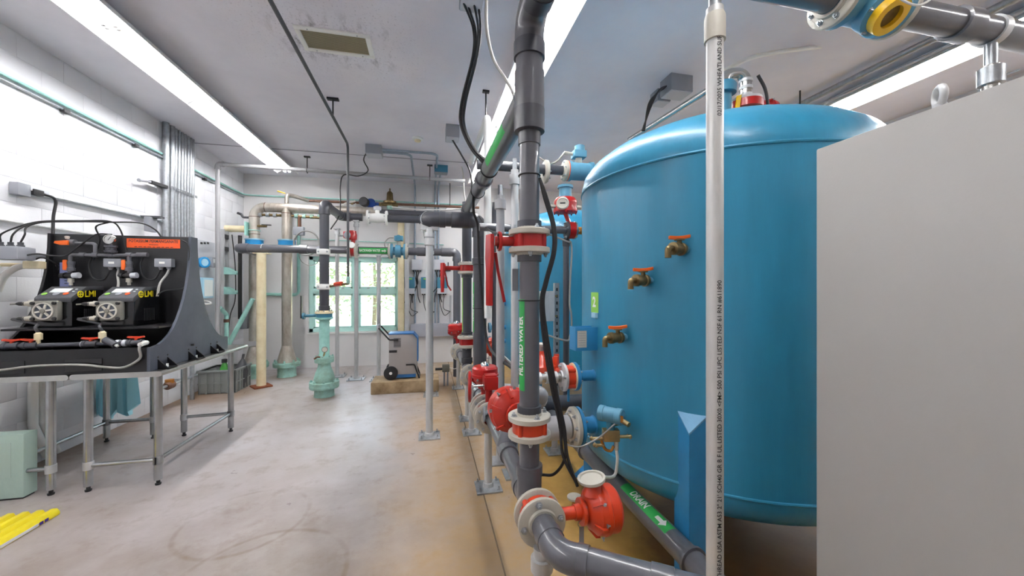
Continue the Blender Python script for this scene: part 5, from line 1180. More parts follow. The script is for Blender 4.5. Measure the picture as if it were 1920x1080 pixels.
# =================================================================== BACK OF THE ROOM
# teal wellhead with grey riser
WX, WY = -1.413, 5.68
t = thing('wellhead', 'pale green cast wellhead with flanges, in the middle of the floor', 'wellhead', (WX, WY, 0))
MB().lathe((WX, WY, 0), (0,0,1), [(0,.135), (.01,.13), (.10,.125), (.12,.13)], 28).build('base', 'tealrust', t)
f1 = MB().lathe((WX, WY, .115), (0,0,1), [(0,.13), (.0,.185), (.01,.19), (.04,.19), (.045,.185), (.05,.19), (.085,.19), (.09,.17), (.09,.12)], 32).build('lower_flange', 'tealrust', t)
for k in range(8): q = k*math.pi/4+.2; bolt(f1, (WX+.165*math.cos(q), WY+.165*math.sin(q), .205), (0,0,1), .016, .02, 'tealrust')
MB().lathe((WX, WY, .20), (0,0,1), [(0,.13), (.04,.135), (.12,.115), (.2,.085), (.24,.08), (.28,.085)], 28).build('bell', 'tealrust', t)
f2 = MB().lathe((WX, WY, .47), (0,0,1), [(0,.09), (0,.122), (.045,.125), (.05,.118), (.055,.125), (.075,.122), (.076,.07)], 28).build('upper_flange', 'tealrust', t)
for k in range(6): q = k*math.pi/3+.4; bolt(f2, (WX+.105*math.cos(q), WY+.105*math.sin(q), .545), (0,0,1), .013, .016, 'tealrust')
MB().cyl((WX, WY, .54), (WX, WY, 1.09), .066, n=24).build('riser', 'teal', t)
MB().lathe((WX, WY, 1.05), (0,0,1), [(0,.066), (.02,.11), (.045,.115)], 24).build('riser_flange', 'teal', t)
q = at(609, 655, Y=WY-.1)
g = MB().lathe(q, (.2,-1,0), [(0,.038), (.02,.04), (.026,.036)], 20).build('gauge', 'steel', t); MB().lathe(q+V((.004,-.026,0)), (.2,-1,0), [(0,.032), (.002,.032)], 18).build('gauge_dial', 'dial', g)
MB().cyl(q-V((0,-.01,.03)), (WX, WY-.05, .55), .012, n=8).build('gauge_stem', 'brass', t)
q = at(592, 669, Y=WY-.1); MB().tube(fillet([(WX, WY-.06, .535), q+V((.02,0,0)), q-V((.02,0,.03))], .02), .013, 10).build('sample_cock', 'copper', t)
t = thing('butterfly_valve', 'dark wafer valve with a black lever between wellhead and grey riser', 'valve', (WX, WY, 1.09))
MB().ring((WX, WY, 1.095), (0,0,1), .105, .06, .05, 28).build('valve_body', 'dullteal', t); flange(t, (WX, WY, 1.145), (0,0,1), .118, .03, .066, 'cream', 8)
MB().cyl((WX-.1, WY, 1.12), (WX-.26, WY-.02, 1.115), .02, n=12).build('neck', 'dullteal', t); q = V((WX-.27, WY-.02, 1.115))
MB().lathe(q+V((.03,0,0)), (-1,0,0), [(0,.045), (.03,.045)], 14).build('notch_plate', 'dullteal', t); MB().prism([(-.02,-.03), (.02,-.03), (.015,.28), (-.015,.28)], q-V((.01,0,0)), (0,1,0), (0,0,1), (-.014,0,0)).build('lever', 'black', t, bevel=.003)
UZ = 2.665; RY = 6.60
pipe_run('riser_pipe', 'dark grey riser from the wellhead turning into the upper overhead line', [(WX, WY, 1.20), (WX, WY, UZ), (WX+.03, RY, UZ), (-1.06, RY, UZ)], .062, 'pvcd', bend=.085, hub=1.13, couplings=[((WX, WY, 1.22), (0,0,1), .07)])
t = thing('inline_meter', 'white flanged meter in the upper overhead line', 'flow meter', (-.9, RY, UZ))
xa, xb = at(688, 405, Y=RY).x, at(727, 405, Y=RY).x
flange(t, (xa, RY, UZ), (1,0,0), .125, .035, .062, 'white', 6); flange(t, (xb, RY, UZ), (-1,0,0), .125, .035, .062, 'white', 6)
MB().lathe((xa, RY, UZ), (1,0,0), [(0,.07), (.05,.075), ((xb-xa)/2,.085), (xb-xa-.05,.075), (xb-xa,.07)], 20).build('body', 'white', t)
MB().cyl(((xa+xb)/2, RY, UZ+.06), ((xa+xb)/2, RY, UZ+.13), .035, n=14).build('neck', 'white', t); MB().lathe(((xa+xb)/2, RY, UZ+.13), (0,0,1), [(0,.06), (.05,.065), (.06,.05)], 18).build('register', 'boxlight', t)
pipe_run('overhead_line', 'dark grey upper overhead line right of the white meter', [(xb, RY, UZ), (.42, RY, UZ)], .062, 'pvcd', couplings=[((-.1, RY, UZ), (1,0,0), .1)])
pipe_run('overhead_line', 'dark grey line just behind and above the upper overhead line', [(-.95, 7.15, 2.86), (.42, 7.15, 2.86)], .062, 'pvcd')
# lower run with backwash label
LY, LZ = 6.45, 2.105
xl = at(446, 467, Y=LY).x
t = pipe_run('backwash_line', 'long grey horizontal pipe crossing the back of the room, BACKWASH WATER band', [(xl, 7.25, LZ), (xl, LY, LZ), (.475, LY, LZ), (.475, LY, .80)], .062, 'pvc', bend=.09, hub=1.13,
   couplings=[((at(570, 0, Y=LY).x, LY, LZ), (1,0,0), .12), ((at(790, 0, Y=LY).x, LY, LZ), (1,0,0), .14), ((at(835, 0, Y=LY).x, LY, LZ), (1,0,0), .14), ((at(806, 0, Y=LY).x, LY, LZ), (1,0,0), .02)])
ga, gb = at(673, 472, Y=LY-.062).x, at(726, 472, Y=LY-.062).x
ud = V((0,-.94,-.1)).normalized()
wrap_label('label_band', 'green', t, ((ga+gb)/2, LY, LZ), (1,0,0), ud, .0626, gb-ga, .10)
text_mesh('BACKWASH WATER', .058, oncyl(((ga+gb)/2-.05, LY, LZ), (1,0,0), ud, .0640, -1), 'lettering', 'signwhite', t, .001, sx=.6)
ar = oncyl((gb-.05, LY, LZ), (1,0,0), ud, .0640, -1)
arrow(ar, .075, 'arrow', 'signwhite', t)
xv = at(662, 472, Y=LY).x
v = thing('control_valve', 'red positioner valve on the backwash pipe in front of the window', 'valve', (xv, LY, LZ))
MB().ring((xv-.03, LY, LZ), (1,0,0), .10, .05, .06, 24).build('valve_body', 'red', v); flange(v, (xv+.03, LY, LZ), (1,0,0), .125, .035, .062, 'flange', 6); flange(v, (xv-.03, LY, LZ), (-1,0,0), .125, .035, .062, 'flange', 6)
q = at(662, 440, Y=LY)
MB().cyl((xv, LY, LZ+.09), (xv, LY, q.z-.06), .03, n=12).build('stem', 'red', v); MB().lathe((xv, LY-.09, LZ+.07), (0,-1,.2), [(0,.048), (.03,.048)], 18).build('indicator', 'signwhite', v)
MB().lathe((xv-.02, LY+.02, q.z-.09), (0,0,1), [(0,.06), (.02,.078), (.09,.08), (.11,.07), (.15,.066), (.16,.03)], 18).build('housing', 'red', v); MB().box((xv-.07, LY, q.z-.01), (.14, .12, .11)).build('side_box', 'red', v, bevel=.02); MB().lathe((xv-.07, LY-.07, q.z-.02), (-.3,-1,0), [(0,.055), (.02,.055), (.024,.045)], 18).build('dial', 'boxgrey', v)
MB().cyl((xv-.14, LY, q.z-.02), (xv-.22, LY, q.z-.02), .016, n=8).build('gland', 'galv', v)
xa, xb = at(728, 470, Y=LY).x, at(765, 470, Y=LY).x
t = thing('flow_meter', 'blue flow meter with a small head on the backwash pipe', 'flow meter', ((xa+xb)/2, LY, LZ))
flange(t, (xa+.04, LY, LZ), (-1,0,0), .13, .03, .062, 'flange', 6); flange(t, (xb-.04, LY, LZ), (1,0,0), .13, .03, .062, 'flange', 6)
MB().lathe((xa+.04, LY, LZ), (1,0,0), [(0,.06), (0,.125), (.03,.125), (.035,.07), (.07,.07), (.075,.105), (xb-xa-.155,.105), (xb-xa-.15,.07), (xb-xa-.115,.07), (xb-xa-.11,.125), (xb-xa-.08,.125), (xb-xa-.08,.06)], 24).build('body', 'meter_blue', t)
xm = (xa+xb)/2+.01; MB().cyl((xm, LY, LZ+.1), (xm, LY, LZ+.17), .03, n=12).build('neck', 'flange', t); MB().box((xm, LY, LZ+.21), (.14, .11, .085)).build('head', 'meter_blue', t, bevel=.015); MB().lathe((xm, LY-.05, LZ+.21), (0,-1,0), [(0,.05), (.03,.05)], 16).build('head_cap', 'dullteal', t)
MB().tube(spline([(xm-.08, LY, LZ+.22), (xm-.16, LY, LZ+.21), (xm-.22, LY-.02, LZ+.12), (xm-.2, LY, LZ+.02)]), .009, 8).build('signal_cable', 'cablegrey', t)
wafer_valve('far_valve', 'small far red valve under the backwash drop, beside the header end', (.475, LY, .83), (0,0,1), (-1,-.3,0), .12, .06, 'plain', tw=.09, nb=6, red='red')
pipe_run('drop_pipe', 'dark pipe below the backwash valve running into the floor', [(.475, LY, .78), (.475, LY, 0)], .062, 'pvcd')

# stainless manifold
SY2, SZ2, sr = 7.09, 2.86, .078
x1, x2 = at(477, 500, Y=SY2).x, at(538, 500, Y=SY2).x
t = thing('stainless_manifold', 'stainless steel manifold pipe with two legs, left of the window', 'pipe', (x2, SY2, 0))
MB().tube(fillet([(x1, SY2, .62), (x1, SY2, SZ2), (-.9, SY2, SZ2)], .17, 10), sr, 24).build('left_leg', 'stainless', t)
MB().cyl((x2, SY2, .50), (x2, SY2, SZ2), sr, n=24).build('right_leg', 'stainless', t)
for p, ax in (((x1, SY2, SZ2-.17), (0,0,1)), ((x1+.17, SY2, SZ2), (1,0,0)), ((x2, SY2, SZ2-.09), (0,0,1)), ((x1, SY2, 2.4), (0,0,1))): MB().torus(p, ax, sr, .005, 24, 6).build('weld_bead', 'copper', t)
for x in (x1, x2):
    B = MB().lathe((x, SY2, .52), (0,0,-1), [(0, sr), (.26, .148), (.29, .15)], 24).build('reducer', 'stainless', t)
    F = MB().lathe((x, SY2, .17), (0,0,1), [(0,.14), (0,.205), (.045,.21), (.05,.20), (.055,.21), (.075,.205), (.076,.12)], 28).build('floor_flange', 'tealrust', t)
    for k in range(8): q = k*math.pi/4+.1; bolt(F, (x+.18*math.cos(q), SY2+.18*math.sin(q), .245), (0,0,1), .016, .035, 'tealrust')
    MB().lathe((x, SY2, 0), (0,0,1), [(0,.15), (.02,.14), (.17,.14)], 24).build('floor_stub', 'tealrust', t)
    z = 2.255; W_ = MB().ring((x, SY2, z-.045), (0,0,1), .13, .07, .09, 24).build('wafer_body', 'valveblue', t)
    for s in (-1, 1): MB().lathe((x, SY2, z+s*.045), (0,0,s), [(0,.14), (.02,.14), (.025,.085)], 24).build('wafer_flange', 'paleblue', W_)
MB().cyl((x1+.16, SY2-.05, 2.2), (x1+.16, SY2-.05, 2.02), .022, n=10).build('lever', 'valveblue', t)
t = thing('manifold_taps', 'small dark taps and fittings on the stainless manifold legs', 'taps', (x1, SY2-.08, 2.5))
z = at(470, 408, Y=SY2).z
MB().tube(fillet([(x1-.06, SY2, z), (x1-.17, SY2, z), (x1-.2, SY2, z+.06)], .03), .018, 10).build('hose_tap', 'boxdark', t); MB().cyl((x1-.20, SY2, z+.05), (x1-.25, SY2, z+.07), .02, n=8).build('tap_handle', 'boxdark', t)
z = at(500, 425, Y=SY2).z; MB().cyl((x1+.06, SY2-.03, z), (x1+.2, SY2-.05, z), .022, n=10).build('drain_tap', 'bronze', t); MB().box((x1+.2, SY2-.05, z+.02), (.14, .03, .015)).build('tap_lever', 'darkdot', t)
z = at(515, 404, Y=SY2).z; MB().cyl((x2-.08, SY2-.02, z), (x2-.48, SY2-.02, z), .022, n=10).build('test_line', 'bronze', t)
for k in range(3): MB().cyl((x2-.15-.11*k, SY2-.02, z), (x2-.2-.11*k, SY2-.02, z), .036, n=10).build('union', 'galv', t)
MB().cyl((x2+.08, SY2-.02, z), (x2+.60, SY2-.04, z-.02), .022, n=10).build('test_line', 'bronze', t)
for k in range(4): MB().cyl((x2+.13+.12*k, SY2-.02, z), (x2+.18+.12*k, SY2-.02, z), .038, n=10).build('union', 'tealrust', t)
z2_ = at(558, 425, Y=SY2).z; MB().cyl((x2+.2, SY2-.02, z), (x2+.2, SY2-.02, z2_-.05), .03, n=10).build('solenoid_stem', 'copper', t); MB().box((x2+.2, SY2-.03, z2_-.08), (.16, .1, .14)).build('solenoid', 'boxgrey', t, bevel=.01)
t = thing('tube_coil', 'coil of grey tubing hanging beside the stainless leg', 'tubing', at(575, 455, Y=6.75))
for k in range(2): MB().torus(at(574+k, 456, Y=6.75+.02*k), (.15,1,0), .20, .009, 36, 8).build('loop', 'cablegrey', t)
q = at(580, 480, Y=6.75); MB().torus(q, (.1,1,.3), .16, .006, 30, 6).build('loop', 'cablegrey', t)
# cream post and arm
tx, ty = -2.475, 6.40
t = thing('cream_post', 'cream painted post on a rusty base plate, carrying the backwash pipe', 'post', (tx, ty, 0))
MB().cyl((tx, ty, .02), (tx, ty, LZ-.085), .064, n=22).build('post', 'cream', t); MB().box((tx, ty, .012), (.24, .24, .024), (.8,.6,0), (-.6,.8,0)).build('base_plate', 'rust', t, bevel=.004); MB().box((tx, ty+.03, LZ-.078), (.2, .16, .012)).build('top_plate', 'cream', t)
MB().tube([V((tx, LY, LZ))+V((0, .067*math.sin(q), .067*math.cos(q))) for q in [math.pi*(i/12)-math.pi/2 for i in range(13)]], .006, 8).build('u_bolt', 'galvp', t)
z = at(440, 429, Y=SY2).z; xa = at(414, 429, Y=SY2).x
t = thing('pipe_brace', 'cream horizontal arm clamped to the left stainless leg', 'bracket', (xa, SY2, z)); MB().cyl((XL, SY2, z), (x1-.11, SY2, z), .055, n=18).build('arm', 'cream', t); MB().box((x1-.095, SY2, z), (.025, .2, .22)).build('end_plate', 'teal', t); MB().torus((x1, SY2, z-.02), (0,0,1), .083, .008, 24, 6).build('clamp', 'teal', t)
# copper water line on the back wall
CYY, CZ = 7.55, 3.10
xm_, xr_ = at(690, 380, Y=CYY).x, at(731, 380, Y=CYY).x
xc = at(545, 375, Y=CYY).x
t = thing('copper_line', 'brown copper water line high along the back wall', 'pipe', (xc, CYY, CZ))
MB().tube(fillet([(xc, CYY-.2, 2.9), (xc, CYY-.2, CZ+.05), (xc+.1, CYY-.1, CZ+.05), (xc+.3, CYY, CZ)], .05), .034, 12).build('elbow', 'stainless', t)
MB().cyl((xc+.28, CYY, CZ), (1.0, CYY, CZ+.02), .024, n=12).build('pipe', 'copper', t)
MB().cyl((xc, CYY-.2, 2.95), (xc, CYY-.2, 2.84), .045, n=12).build('union', 'copper', t); MB().cyl((xc-.02, CYY-.2, CZ+.07), (xc-.14, CYY-.22, CZ+.10), .01, n=8).build('valve_handle', 'meteryellow', t)
for x in (-.9+.0, -.05, .35): MB().cyl((x, CYY, CZ), (x, YB, CZ), .01, n=8).build('wall_hook', 'galv', t)
MB().cyl((.42, CYY, CZ), (.42, CYY, CZ+.48), .008, n=8).build('hanger_rod', 'darkdot', t)
for x, r in ((xm_-.28, .034), (xm_+.22, .036), (xm_+.32, .034)): MB().cyl((x-.02, CYY, CZ), (x+.02, CYY, CZ), r, n=8).build('union', 'brass', t)
t = thing('water_meter', 'blue water meter with a black dial on the copper line', 'water meter', (xm_, CYY, CZ)); MB().lathe((xm_+.05, CYY, CZ), (0,-.7,.7), [(-.07,.06), (-.04,.085), (.05,.085), (.07,.07)], 18).build('body', 'deepblue', t); MB().lathe((xm_-.04, CYY-.06, CZ), (-.25,-1,.1), [(0,.085), (.09,.085), (.1,.075)], 20).build('register', 'darkdot', t); MB().cyl((xm_-.05, CYY, CZ), (xm_+.2, CYY, CZ), .03, n=12).build('pipe_end', 'deepblue', t)
t = thing('regulator', 'brass bell-shaped pressure regulator on the copper line', 'regulator', (xr_, CYY, CZ)); MB().lathe((xr_, CYY, CZ-.03), (0,0,1), [(0,.06), (.03,.065), (.05,.12), (.09,.12), (.095,.065), (.25,.055), (.28,.03), (.28,.012), (.34,.012)], 20).build('bell', 'bronze', t); MB().lathe((xr_, CYY, CZ-.03), (0,0,-1), [(0,.06), (.06,.05)], 14).build('drain_cup', 'tealrust', t); MB().cyl((xr_-.15, CYY, CZ), (xr_+.15, CYY, CZ), .035, n=10).build('body', 'bronze', t)
t = thing('relief_assembly', 'yellow-handled drain valve hanging below the copper line', 'valve', at(667, 395, Y=CYY-.05)); q = at(667, 388, Y=CYY); MB().cyl((q.x, CYY, CZ), (q.x, CYY, CZ-.32), .02, n=10).build('tube', 'cablewhite', t); MB().box((q.x, CYY-.03, CZ-.13), (.09, .03, .05)).build('handle', 'meteryellow', t, bevel=.008)
MB().tube(spline([(q.x, CYY-.04, CZ+.03), (q.x-.2, CYY-.06, CZ-.05), (q.x-.36, CYY-.1, CZ-.25)]), .018, 8).build('hose', 'cablewhite', t)
# teal conduits on the back wall
MB().tube(fillet([at(560, 405, Y=YB-.04), at(560, 553, Y=YB-.04), at(470, 551, Y=YB-.04)], .08), .028, 12).build('wall_pipe', 'teal', label='pale green pipe bending along the back wall left of the window', cat='pipe')
MB().tube([at(566, 448, Y=YB-.02), at(832, 459, Y=YB-.02)], .008, 8).build('wire', 'teal', label='thin pale green line stretched above the window', cat='pipe')
# posts in front of the window
for (x, y, zt_, lab) in ((-1.51, 6.88, 2.50, 'slim galvanized post left of the window mullion'), (-1.156, 6.60, UZ-.07, 'slim galvanized post under the white meter line, in front of the window'), (-.79, 6.47, LZ-.07, 'slim galvanized post under the green BACKWASH band')):
    p_ = pedestal(lab, x, y, zt_, .032, .26, 'slim posts in front of the window'); MB().box((x, y, zt_+.004), (.09, .12, .02)).build('pipe_rest', 'galvp', p_)
p_ = pedestal('thick galvanized post in the middle of the floor, under the overhead elbow', .011, 3.895, 2.10, .036, .21); saddle(p_, 0.011, 3.92, 2.197, .080, (0,1,0))
MB().lathe((.011, 3.895, 1.93), (0,0,1), [(0,.036), (.002,.05), (.07,.05), (.075,.04)], 20).build('sleeve', 'galvp', p_)
q = at(808, 741, Z=0); p_ = pedestal('galvanized post mostly hidden behind the thick middle post', q.x, q.y, 2.06, .032, .21)
# cream column and strut right of the window
q = at(752, 500, Y=7.60); MB().bb((q.x-.06, 7.56, .0), (q.x+.06, 7.66, 2.95)).build('column', 'cream', label='cream column at the right edge of the window', cat='column', bevel=.01)
q = at(763, 500, Y=7.55); MB().bb((q.x-.04, 7.53, 0), (q.x+.04, 7.57, 2.90)).build('strut_post', 'galvp', label='galvanized strut beside the cream column', cat='post')
# controllers on the back wall
def bw(px, py, Y=YB): return at(px, py, Y=Y)
for px, lab in ((782, 'pale grey wall box with hanging cables, left of the pair'), (823, 'pale grey wall box with hanging cables, right of the pair')):
    q = bw(px, 497); t = thing('junction_box', lab, 'junction box', (q.x, YB-.06, q.z), 'boxes on the back wall'); MB().box((q.x, YB-.05, q.z), (.21, .10, .21)).build('box', 'boxlight', t, bevel=.012); MB().box((q.x, YB-.103, q.z), (.18, .01, .18)).build('lid', 'boxlight', t, bevel=.004)
    for k in range(4): MB().cyl((q.x-.07+.045*k, YB-.05, q.z-.105), (q.x-.07+.045*k, YB-.05, q.z-.135), .012, n=8).build('gland', 'darkdot', t)
    for k in range(3): MB().tube(spline([(q.x-.06+.05*k, YB-.05, q.z-.13), (q.x-.03+.02*k, YB-.05, q.z-.25), (q.x+.0, YB-.05, q.z-.4), (q.x+.02-.1*k, YB-.06, q.z-.62), (q.x+.06-.15*k, YB-.05, q.z-.75)]), .008, 6).build('cord', 'cable', t)
for px, lab in ((768, 'teal controller on the back wall, leftmost of three'), (799, 'teal controller on the back wall, middle of three'), (829, 'teal controller on the back wall, rightmost of three')):
    q = bw(px, 533); t = thing('controller', lab, 'controller', (q.x, YB-.06, q.z), 'teal controllers on the back wall'); MB().box((q.x, YB-.05, q.z+.03), (.20, .10, .22)).build('case', 'dullteal', t, bevel=.008); MB().box((q.x, YB-.05, q.z-.135), (.20, .09, .11)).build('terminal_cover', 'boxlight', t, bevel=.006); MB().box((q.x, YB-.102, q.z+.105), (.10, .004, .025)).build('label', 'limegreen', t)
    for k in range(4): MB().cyl((q.x-.07+.045*k, YB-.05, q.z-.19), (q.x-.07+.045*k, YB-.05, q.z-.215), .01, n=8).build('gland', 'darkdot', t)
    for k in range(2): MB().tube(spline([(q.x-.05+.09*k, YB-.05, q.z-.2), (q.x-.04+.06*k, YB-.06, q.z-.4), (q.x+.04, YB-.06, q.z-.62+.12*k), (q.x+.16, YB-.05, q.z-.55)]), .006, 6).build('cord', 'cable', t)
q = bw(805, 548); MB().box((q.x, YB-.12, q.z+.02), (.07, .004, .13)).build('paper_tag', 'limegreen', label='yellow-green tag hanging by the teal controllers', cat='tag')
a, b_ = bw(770, 607), bw(868, 628); MB().bb((a.x, YB-.12, b_.z), (b_.x+.1, YB-.004, a.z)).build('wireway', 'boxlight2', label='long grey wireway box low on the back wall', cat='box', bevel=.008)
a = bw(845, 560); t = thing('wall_hook', 'small dark wall hooks and conduit left of the backwash drop', 'hook', (a.x, YB, 1.2))
MB().cyl((a.x, YB-.03, .8), (a.x, YB-.03, 1.35), .02, n=10).build('conduit', 'galvp', t); MB().cyl((a.x-.05, YB-.02, 1.85), (a.x-.05, YB-.02, 2.02), .01, n=8).build('rod', 'darkdot', t); MB().bb((a.x-.1, YB-.03, 1.84), (a.x, YB, 1.86)).build('plate', 'darkdot', t)
# concrete pad, dehumidifier, outlet box
px1 = at(823, 734, Z=0).x
MB().bb((-.787, 5.565, 0), (px1, 6.02, .17)).build('equipment_pad', 'concrete', label='low stained concrete pad under the dehumidifier', cat='concrete pad', bevel=.012)
dz = .17; dx0, dx1 = at(729, 660, Y=5.70).x, at(782, 660, Y=5.70).x; dtop = at(750, 627, Y=5.70).z
t = thing('dehumidifier', 'grey wheeled dehumidifier with blue trim and a handle, on the concrete pad', 'dehumidifier', ((dx0+dx1)/2, 5.82, dz))
ch_ = .07
MB().prism([(dx0, dz+.07), (dx1, dz+.07), (dx1, dtop-ch_), (dx1-ch_*.8, dtop), (dx0, dtop)], (0, 5.70, 0), (1,0,0), (0,0,1), (0,.27,0)).build('body', 'dehum', t, bevel=.006)
MB().prism([(dx0-.004, dtop), (dx1-ch_*.8, dtop), (dx1, dtop-ch_), (dx1, dtop-.40), (dx1+.016, dtop-.40), (dx1+.016, dtop-ch_+.006), (dx1-ch_*.7, dtop+.016), (dx0-.004, dtop+.016)], (0, 5.695, 0), (1,0,0), (0,0,1), (0,.28,0)).build('trim', 'dehumblue', t)
gx = at(745, 640, Y=5.70).x
for k in range(10): MB().box((gx, 5.699, at(0, 634, Y=5.70).z*0+dtop-.055-.014*k), (.10, .006, .007)).build('grille_slot', 'boxdark', t)
MB().box((at(737, 660, Y=5.70).x, 5.698, at(737, 659, Y=5.70).z), (.11, .008, .035)).build('recess_grip', 'black', t)
for y in (5.66, 5.99):
    W_ = MB().lathe((dx0+.03, y, dz+.10), (0,1,0), [(0,.06), (.004,.098), (.034,.098), (.038,.06)], 28).build('wheel', 'black', t)
    if y < 5.8: MB().lathe((dx0+.03, y, dz+.10), (0,-1,0), [(0,.022), (.006,.018)], 14).build('hub', 'signwhite', W_)
MB().cyl((dx0+.03, 5.67, dz+.10), (dx0+.03, 6.0, dz+.10), .012, n=8).build('axle', 'galv', t)
MB().bb((dx0+.10, 5.71, dz+.02), (dx1-.02, 5.95, dz+.07)).build('drip_tray', 'dehumblue', t)
for y in (5.685, 5.985):
    MB().tube(fillet([(dx0+.13, y, dtop-.075), (dx0+.01, y, dtop-.075), (dx0-.14, y, dtop+.10)], .03), .011, 10).build('handle_arm', 'black', t)
    MB().tube(fillet([(dx0+.24, y, dz+.21), (dx0+.36, y, dz+.21), (dx1+.03, y, dz+.012)], .03), .011, 10).build('foot_arm', 'black', t)
MB().tube(fillet([(dx0-.14, 5.685, dtop+.10), (dx0-.16, 5.685, dtop+.125), (dx0-.16, 5.985, dtop+.125), (dx0-.14, 5.985, dtop+.10)], .02), .013, 10).build('grip', 'boxlight', t)
MB().cyl((dx1+.03, 5.685, dz+.012), (dx1+.03, 5.985, dz+.012), .011, n=8).build('foot_bar', 'black', t)
q = at(836, 723, Z=0); t = thing('outlet_box', 'small grey outlet box on two conduits beside the concrete pad', 'outlet box', q)
MB().box((q.x, q.y, .27), (.11, .08, .11)).build('box', 'bronzeg', t, bevel=.008)
for s in (-.025, .025): MB().cyl((q.x+s, q.y, 0), (q.x+s, q.y, .22), .014, n=10).build('conduit_leg', 'boxgrey', t)
MB().cyl((q.x-.05, q.y, .26), (q.x-.16, q.y, .26), .02, n=10).build('plug', 'darkdot', t)
MB().tube(spline([(q.x+.05, q.y, .27), (q.x+.15, q.y+.02, .25), (q.x+.3, q.y+.2, .3), (q.x+.36, q.y+.25, .38)]), .006, 8).build('cable', 'cablewhite', label='white cord from the outlet box toward the header', cat='cable')

# =================================================================== CEILING LINES AND BOXES
GX, GYY, GZ = -3.10, 6.50, 3.37
pipe_run('ceiling_pipe', 'grey pipe rising along the left wall and crossing under the ceiling', [(GX, GYY, .55), (GX, GYY, GZ), (.62, GYY, GZ-.03)], .030, 'pvcl', bend=.05, hub=1.25)
for k, x in enumerate((at(576, 300, Y=GYY).x, at(806, 320, Y=GYY).x)):
    t = thing('pipe_hanger', ('thin ceiling hanger of the crossing grey pipe, left of the bend rod', 'thin ceiling hanger of the crossing grey pipe, by the smoke detector')[k], 'hanger', (x, GYY, CEIL)); MB().cyl((x, GYY, GZ-.02), (x, GYY, CEIL), .008, n=8).build('rod', 'darkdot', t); MB().box((x, GYY, CEIL-.01), (.09, .04, .02)).build('plate', 'darkdot', t); MB().torus((x, GYY, GZ-.02), (1,0,0), .035, .005, 16, 6).build('ring', 'darkdot', t)
t = thing('sample_line', 'thin dark tube running along the ceiling and dropping before the riser', 'tube', (-1.03, 3, 3.41))
MB().tube(fillet([(-1.03, 1.6, 3.44), (-1.02, 4.45, 3.41), (-1.03, 5.28, 3.38), (-1.03, 5.30, 1.58)], .07), .016, 10).build('tube', 'boxdark', t)
q = V((-1.03, 5.30, 1.56)); MB().cyl(q, q+V((0,0,.09)), .024, n=10).build('fitting', 'tealrust', t); MB().cyl(q+V((0,0,.0)), (WX+.06, WY, 1.52), .015, n=8).build('branch', 'bronze', t); MB().cyl(q+V((-.1,.1,.0)), q+V((-.2,.2,-.01)), .03, n=8).build('red_coupling', 'orange_red', t)
MB().box((-1.02, 4.45, CEIL-.01), (.12, .05, .02)).build('hanger_plate', 'darkdot', t); MB().cyl((-1.02, 4.45, 3.40), (-1.02, 4.45, CEIL), .008, n=8).build('hanger_rod', 'darkdot', t)
for py, z_ in ((473, 2.0), (538, 1.515)):
    t = thing('pipe_clamp', 'white clamp saddle on the grey riser, %s' % ('beside the tube coil' if py < 500 else 'at the red coupling'), 'clamp', (WX, WY, z_)); MB().lathe((WX, WY, z_-.04), (0,0,1), [(0,.062), (.001,.075), (.08,.075), (.081,.062)], 20).build('band', 'white', t); MB().box((WX, WY-.07, z_), (.16, .03, .07)).build('boss', 'white', t, bevel=.008)
    for s in (-.055, .055): bolt(t, (WX+s, WY-.085, z_), (0,-1,0), .009, .01)
def cbox(label, p, d, m_='boxgrey', lid='boxlight'):
    t = thing('ceiling_box', label, 'junction box', (p.x, p.y, CEIL), 'boxes under the ceiling'); MB().box((p.x, p.y, CEIL-d[2]/2), d).build('box', m_, t, bevel=.004); MB().box((p.x, p.y, CEIL-d[2]-.004), (d[0]*.94, d[1]*.94, .008)).build('lid', lid, t)
    for k in range(3): MB().cyl((p.x-d[0]*.3+k*d[0]*.3, p.y+d[1]/2, CEIL-d[2]*.5), (p.x-d[0]*.3+k*d[0]*.3, p.y+d[1]/2+.03, CEIL-d[2]*.5), .014, n=8).build('gland', 'boxdark', t)
    return t
cb1 = at(702, 292, Z=3.45); cbox('grey ceiling box with two conduits, left of the smoke detector', cb1, (.22, .22, .13))
cb2 = at(848, 262, Z=3.42); cbox('sooty ceiling box with dangling cables, right of the smoke detector', cb2, (.17, .20, .16))
cb3 = at(884, 6, Z=3.40); cbox('grey ceiling box cut by the top edge, trailing black cables', cb3, (.15, .16, .18))
cb4 = at(1268, 178, Z=3.42); cbox('grey ceiling box with a bundle of black cables, above the near tank', cb4, (.24, .18, .16)); cb5 = at(1238, 196, Z=3.45); cbox('smaller grey ceiling box beside the one above the near tank', cb5, (.15, .14, .12))
cb6 = at(827, 326, Z=3.45); cbox('small dark ceiling box where conduits turn down the back wall', cb6, (.22, .16, .12), 'dullteal', 'boxgrey')
for k, (dy_, xd) in enumerate(((.05, 778), (-.05, 816))):
    s0 = V((cb1.x+.1, cb1.y+dy_, CEIL-.05-.0*k)); xe_ = at(xd, 300, Y=YB-.04).x
    MB().tube(fillet([s0, (xe_, s0.y, s0.z), (xe_, YB-.04, s0.z), (xe_, YB-.04, .8)], .12), .018, 10).build('conduit', 'galvb', label=('silver conduit from the ceiling box down the wall, behind the thick post', 'silver conduit from the ceiling box down the wall, right of the thick post')[k], cat='conduit')
q = at(822, 340, Y=YB-.04); MB().tube(fillet([(cb6.x, cb6.y, CEIL-.06), (q.x, YB-.04, CEIL-.08), (q.x, YB-.04, .8)], .08), .018, 10).build('conduit', 'galvb', label='silver conduit from the small dark ceiling box down the back wall', cat='conduit')
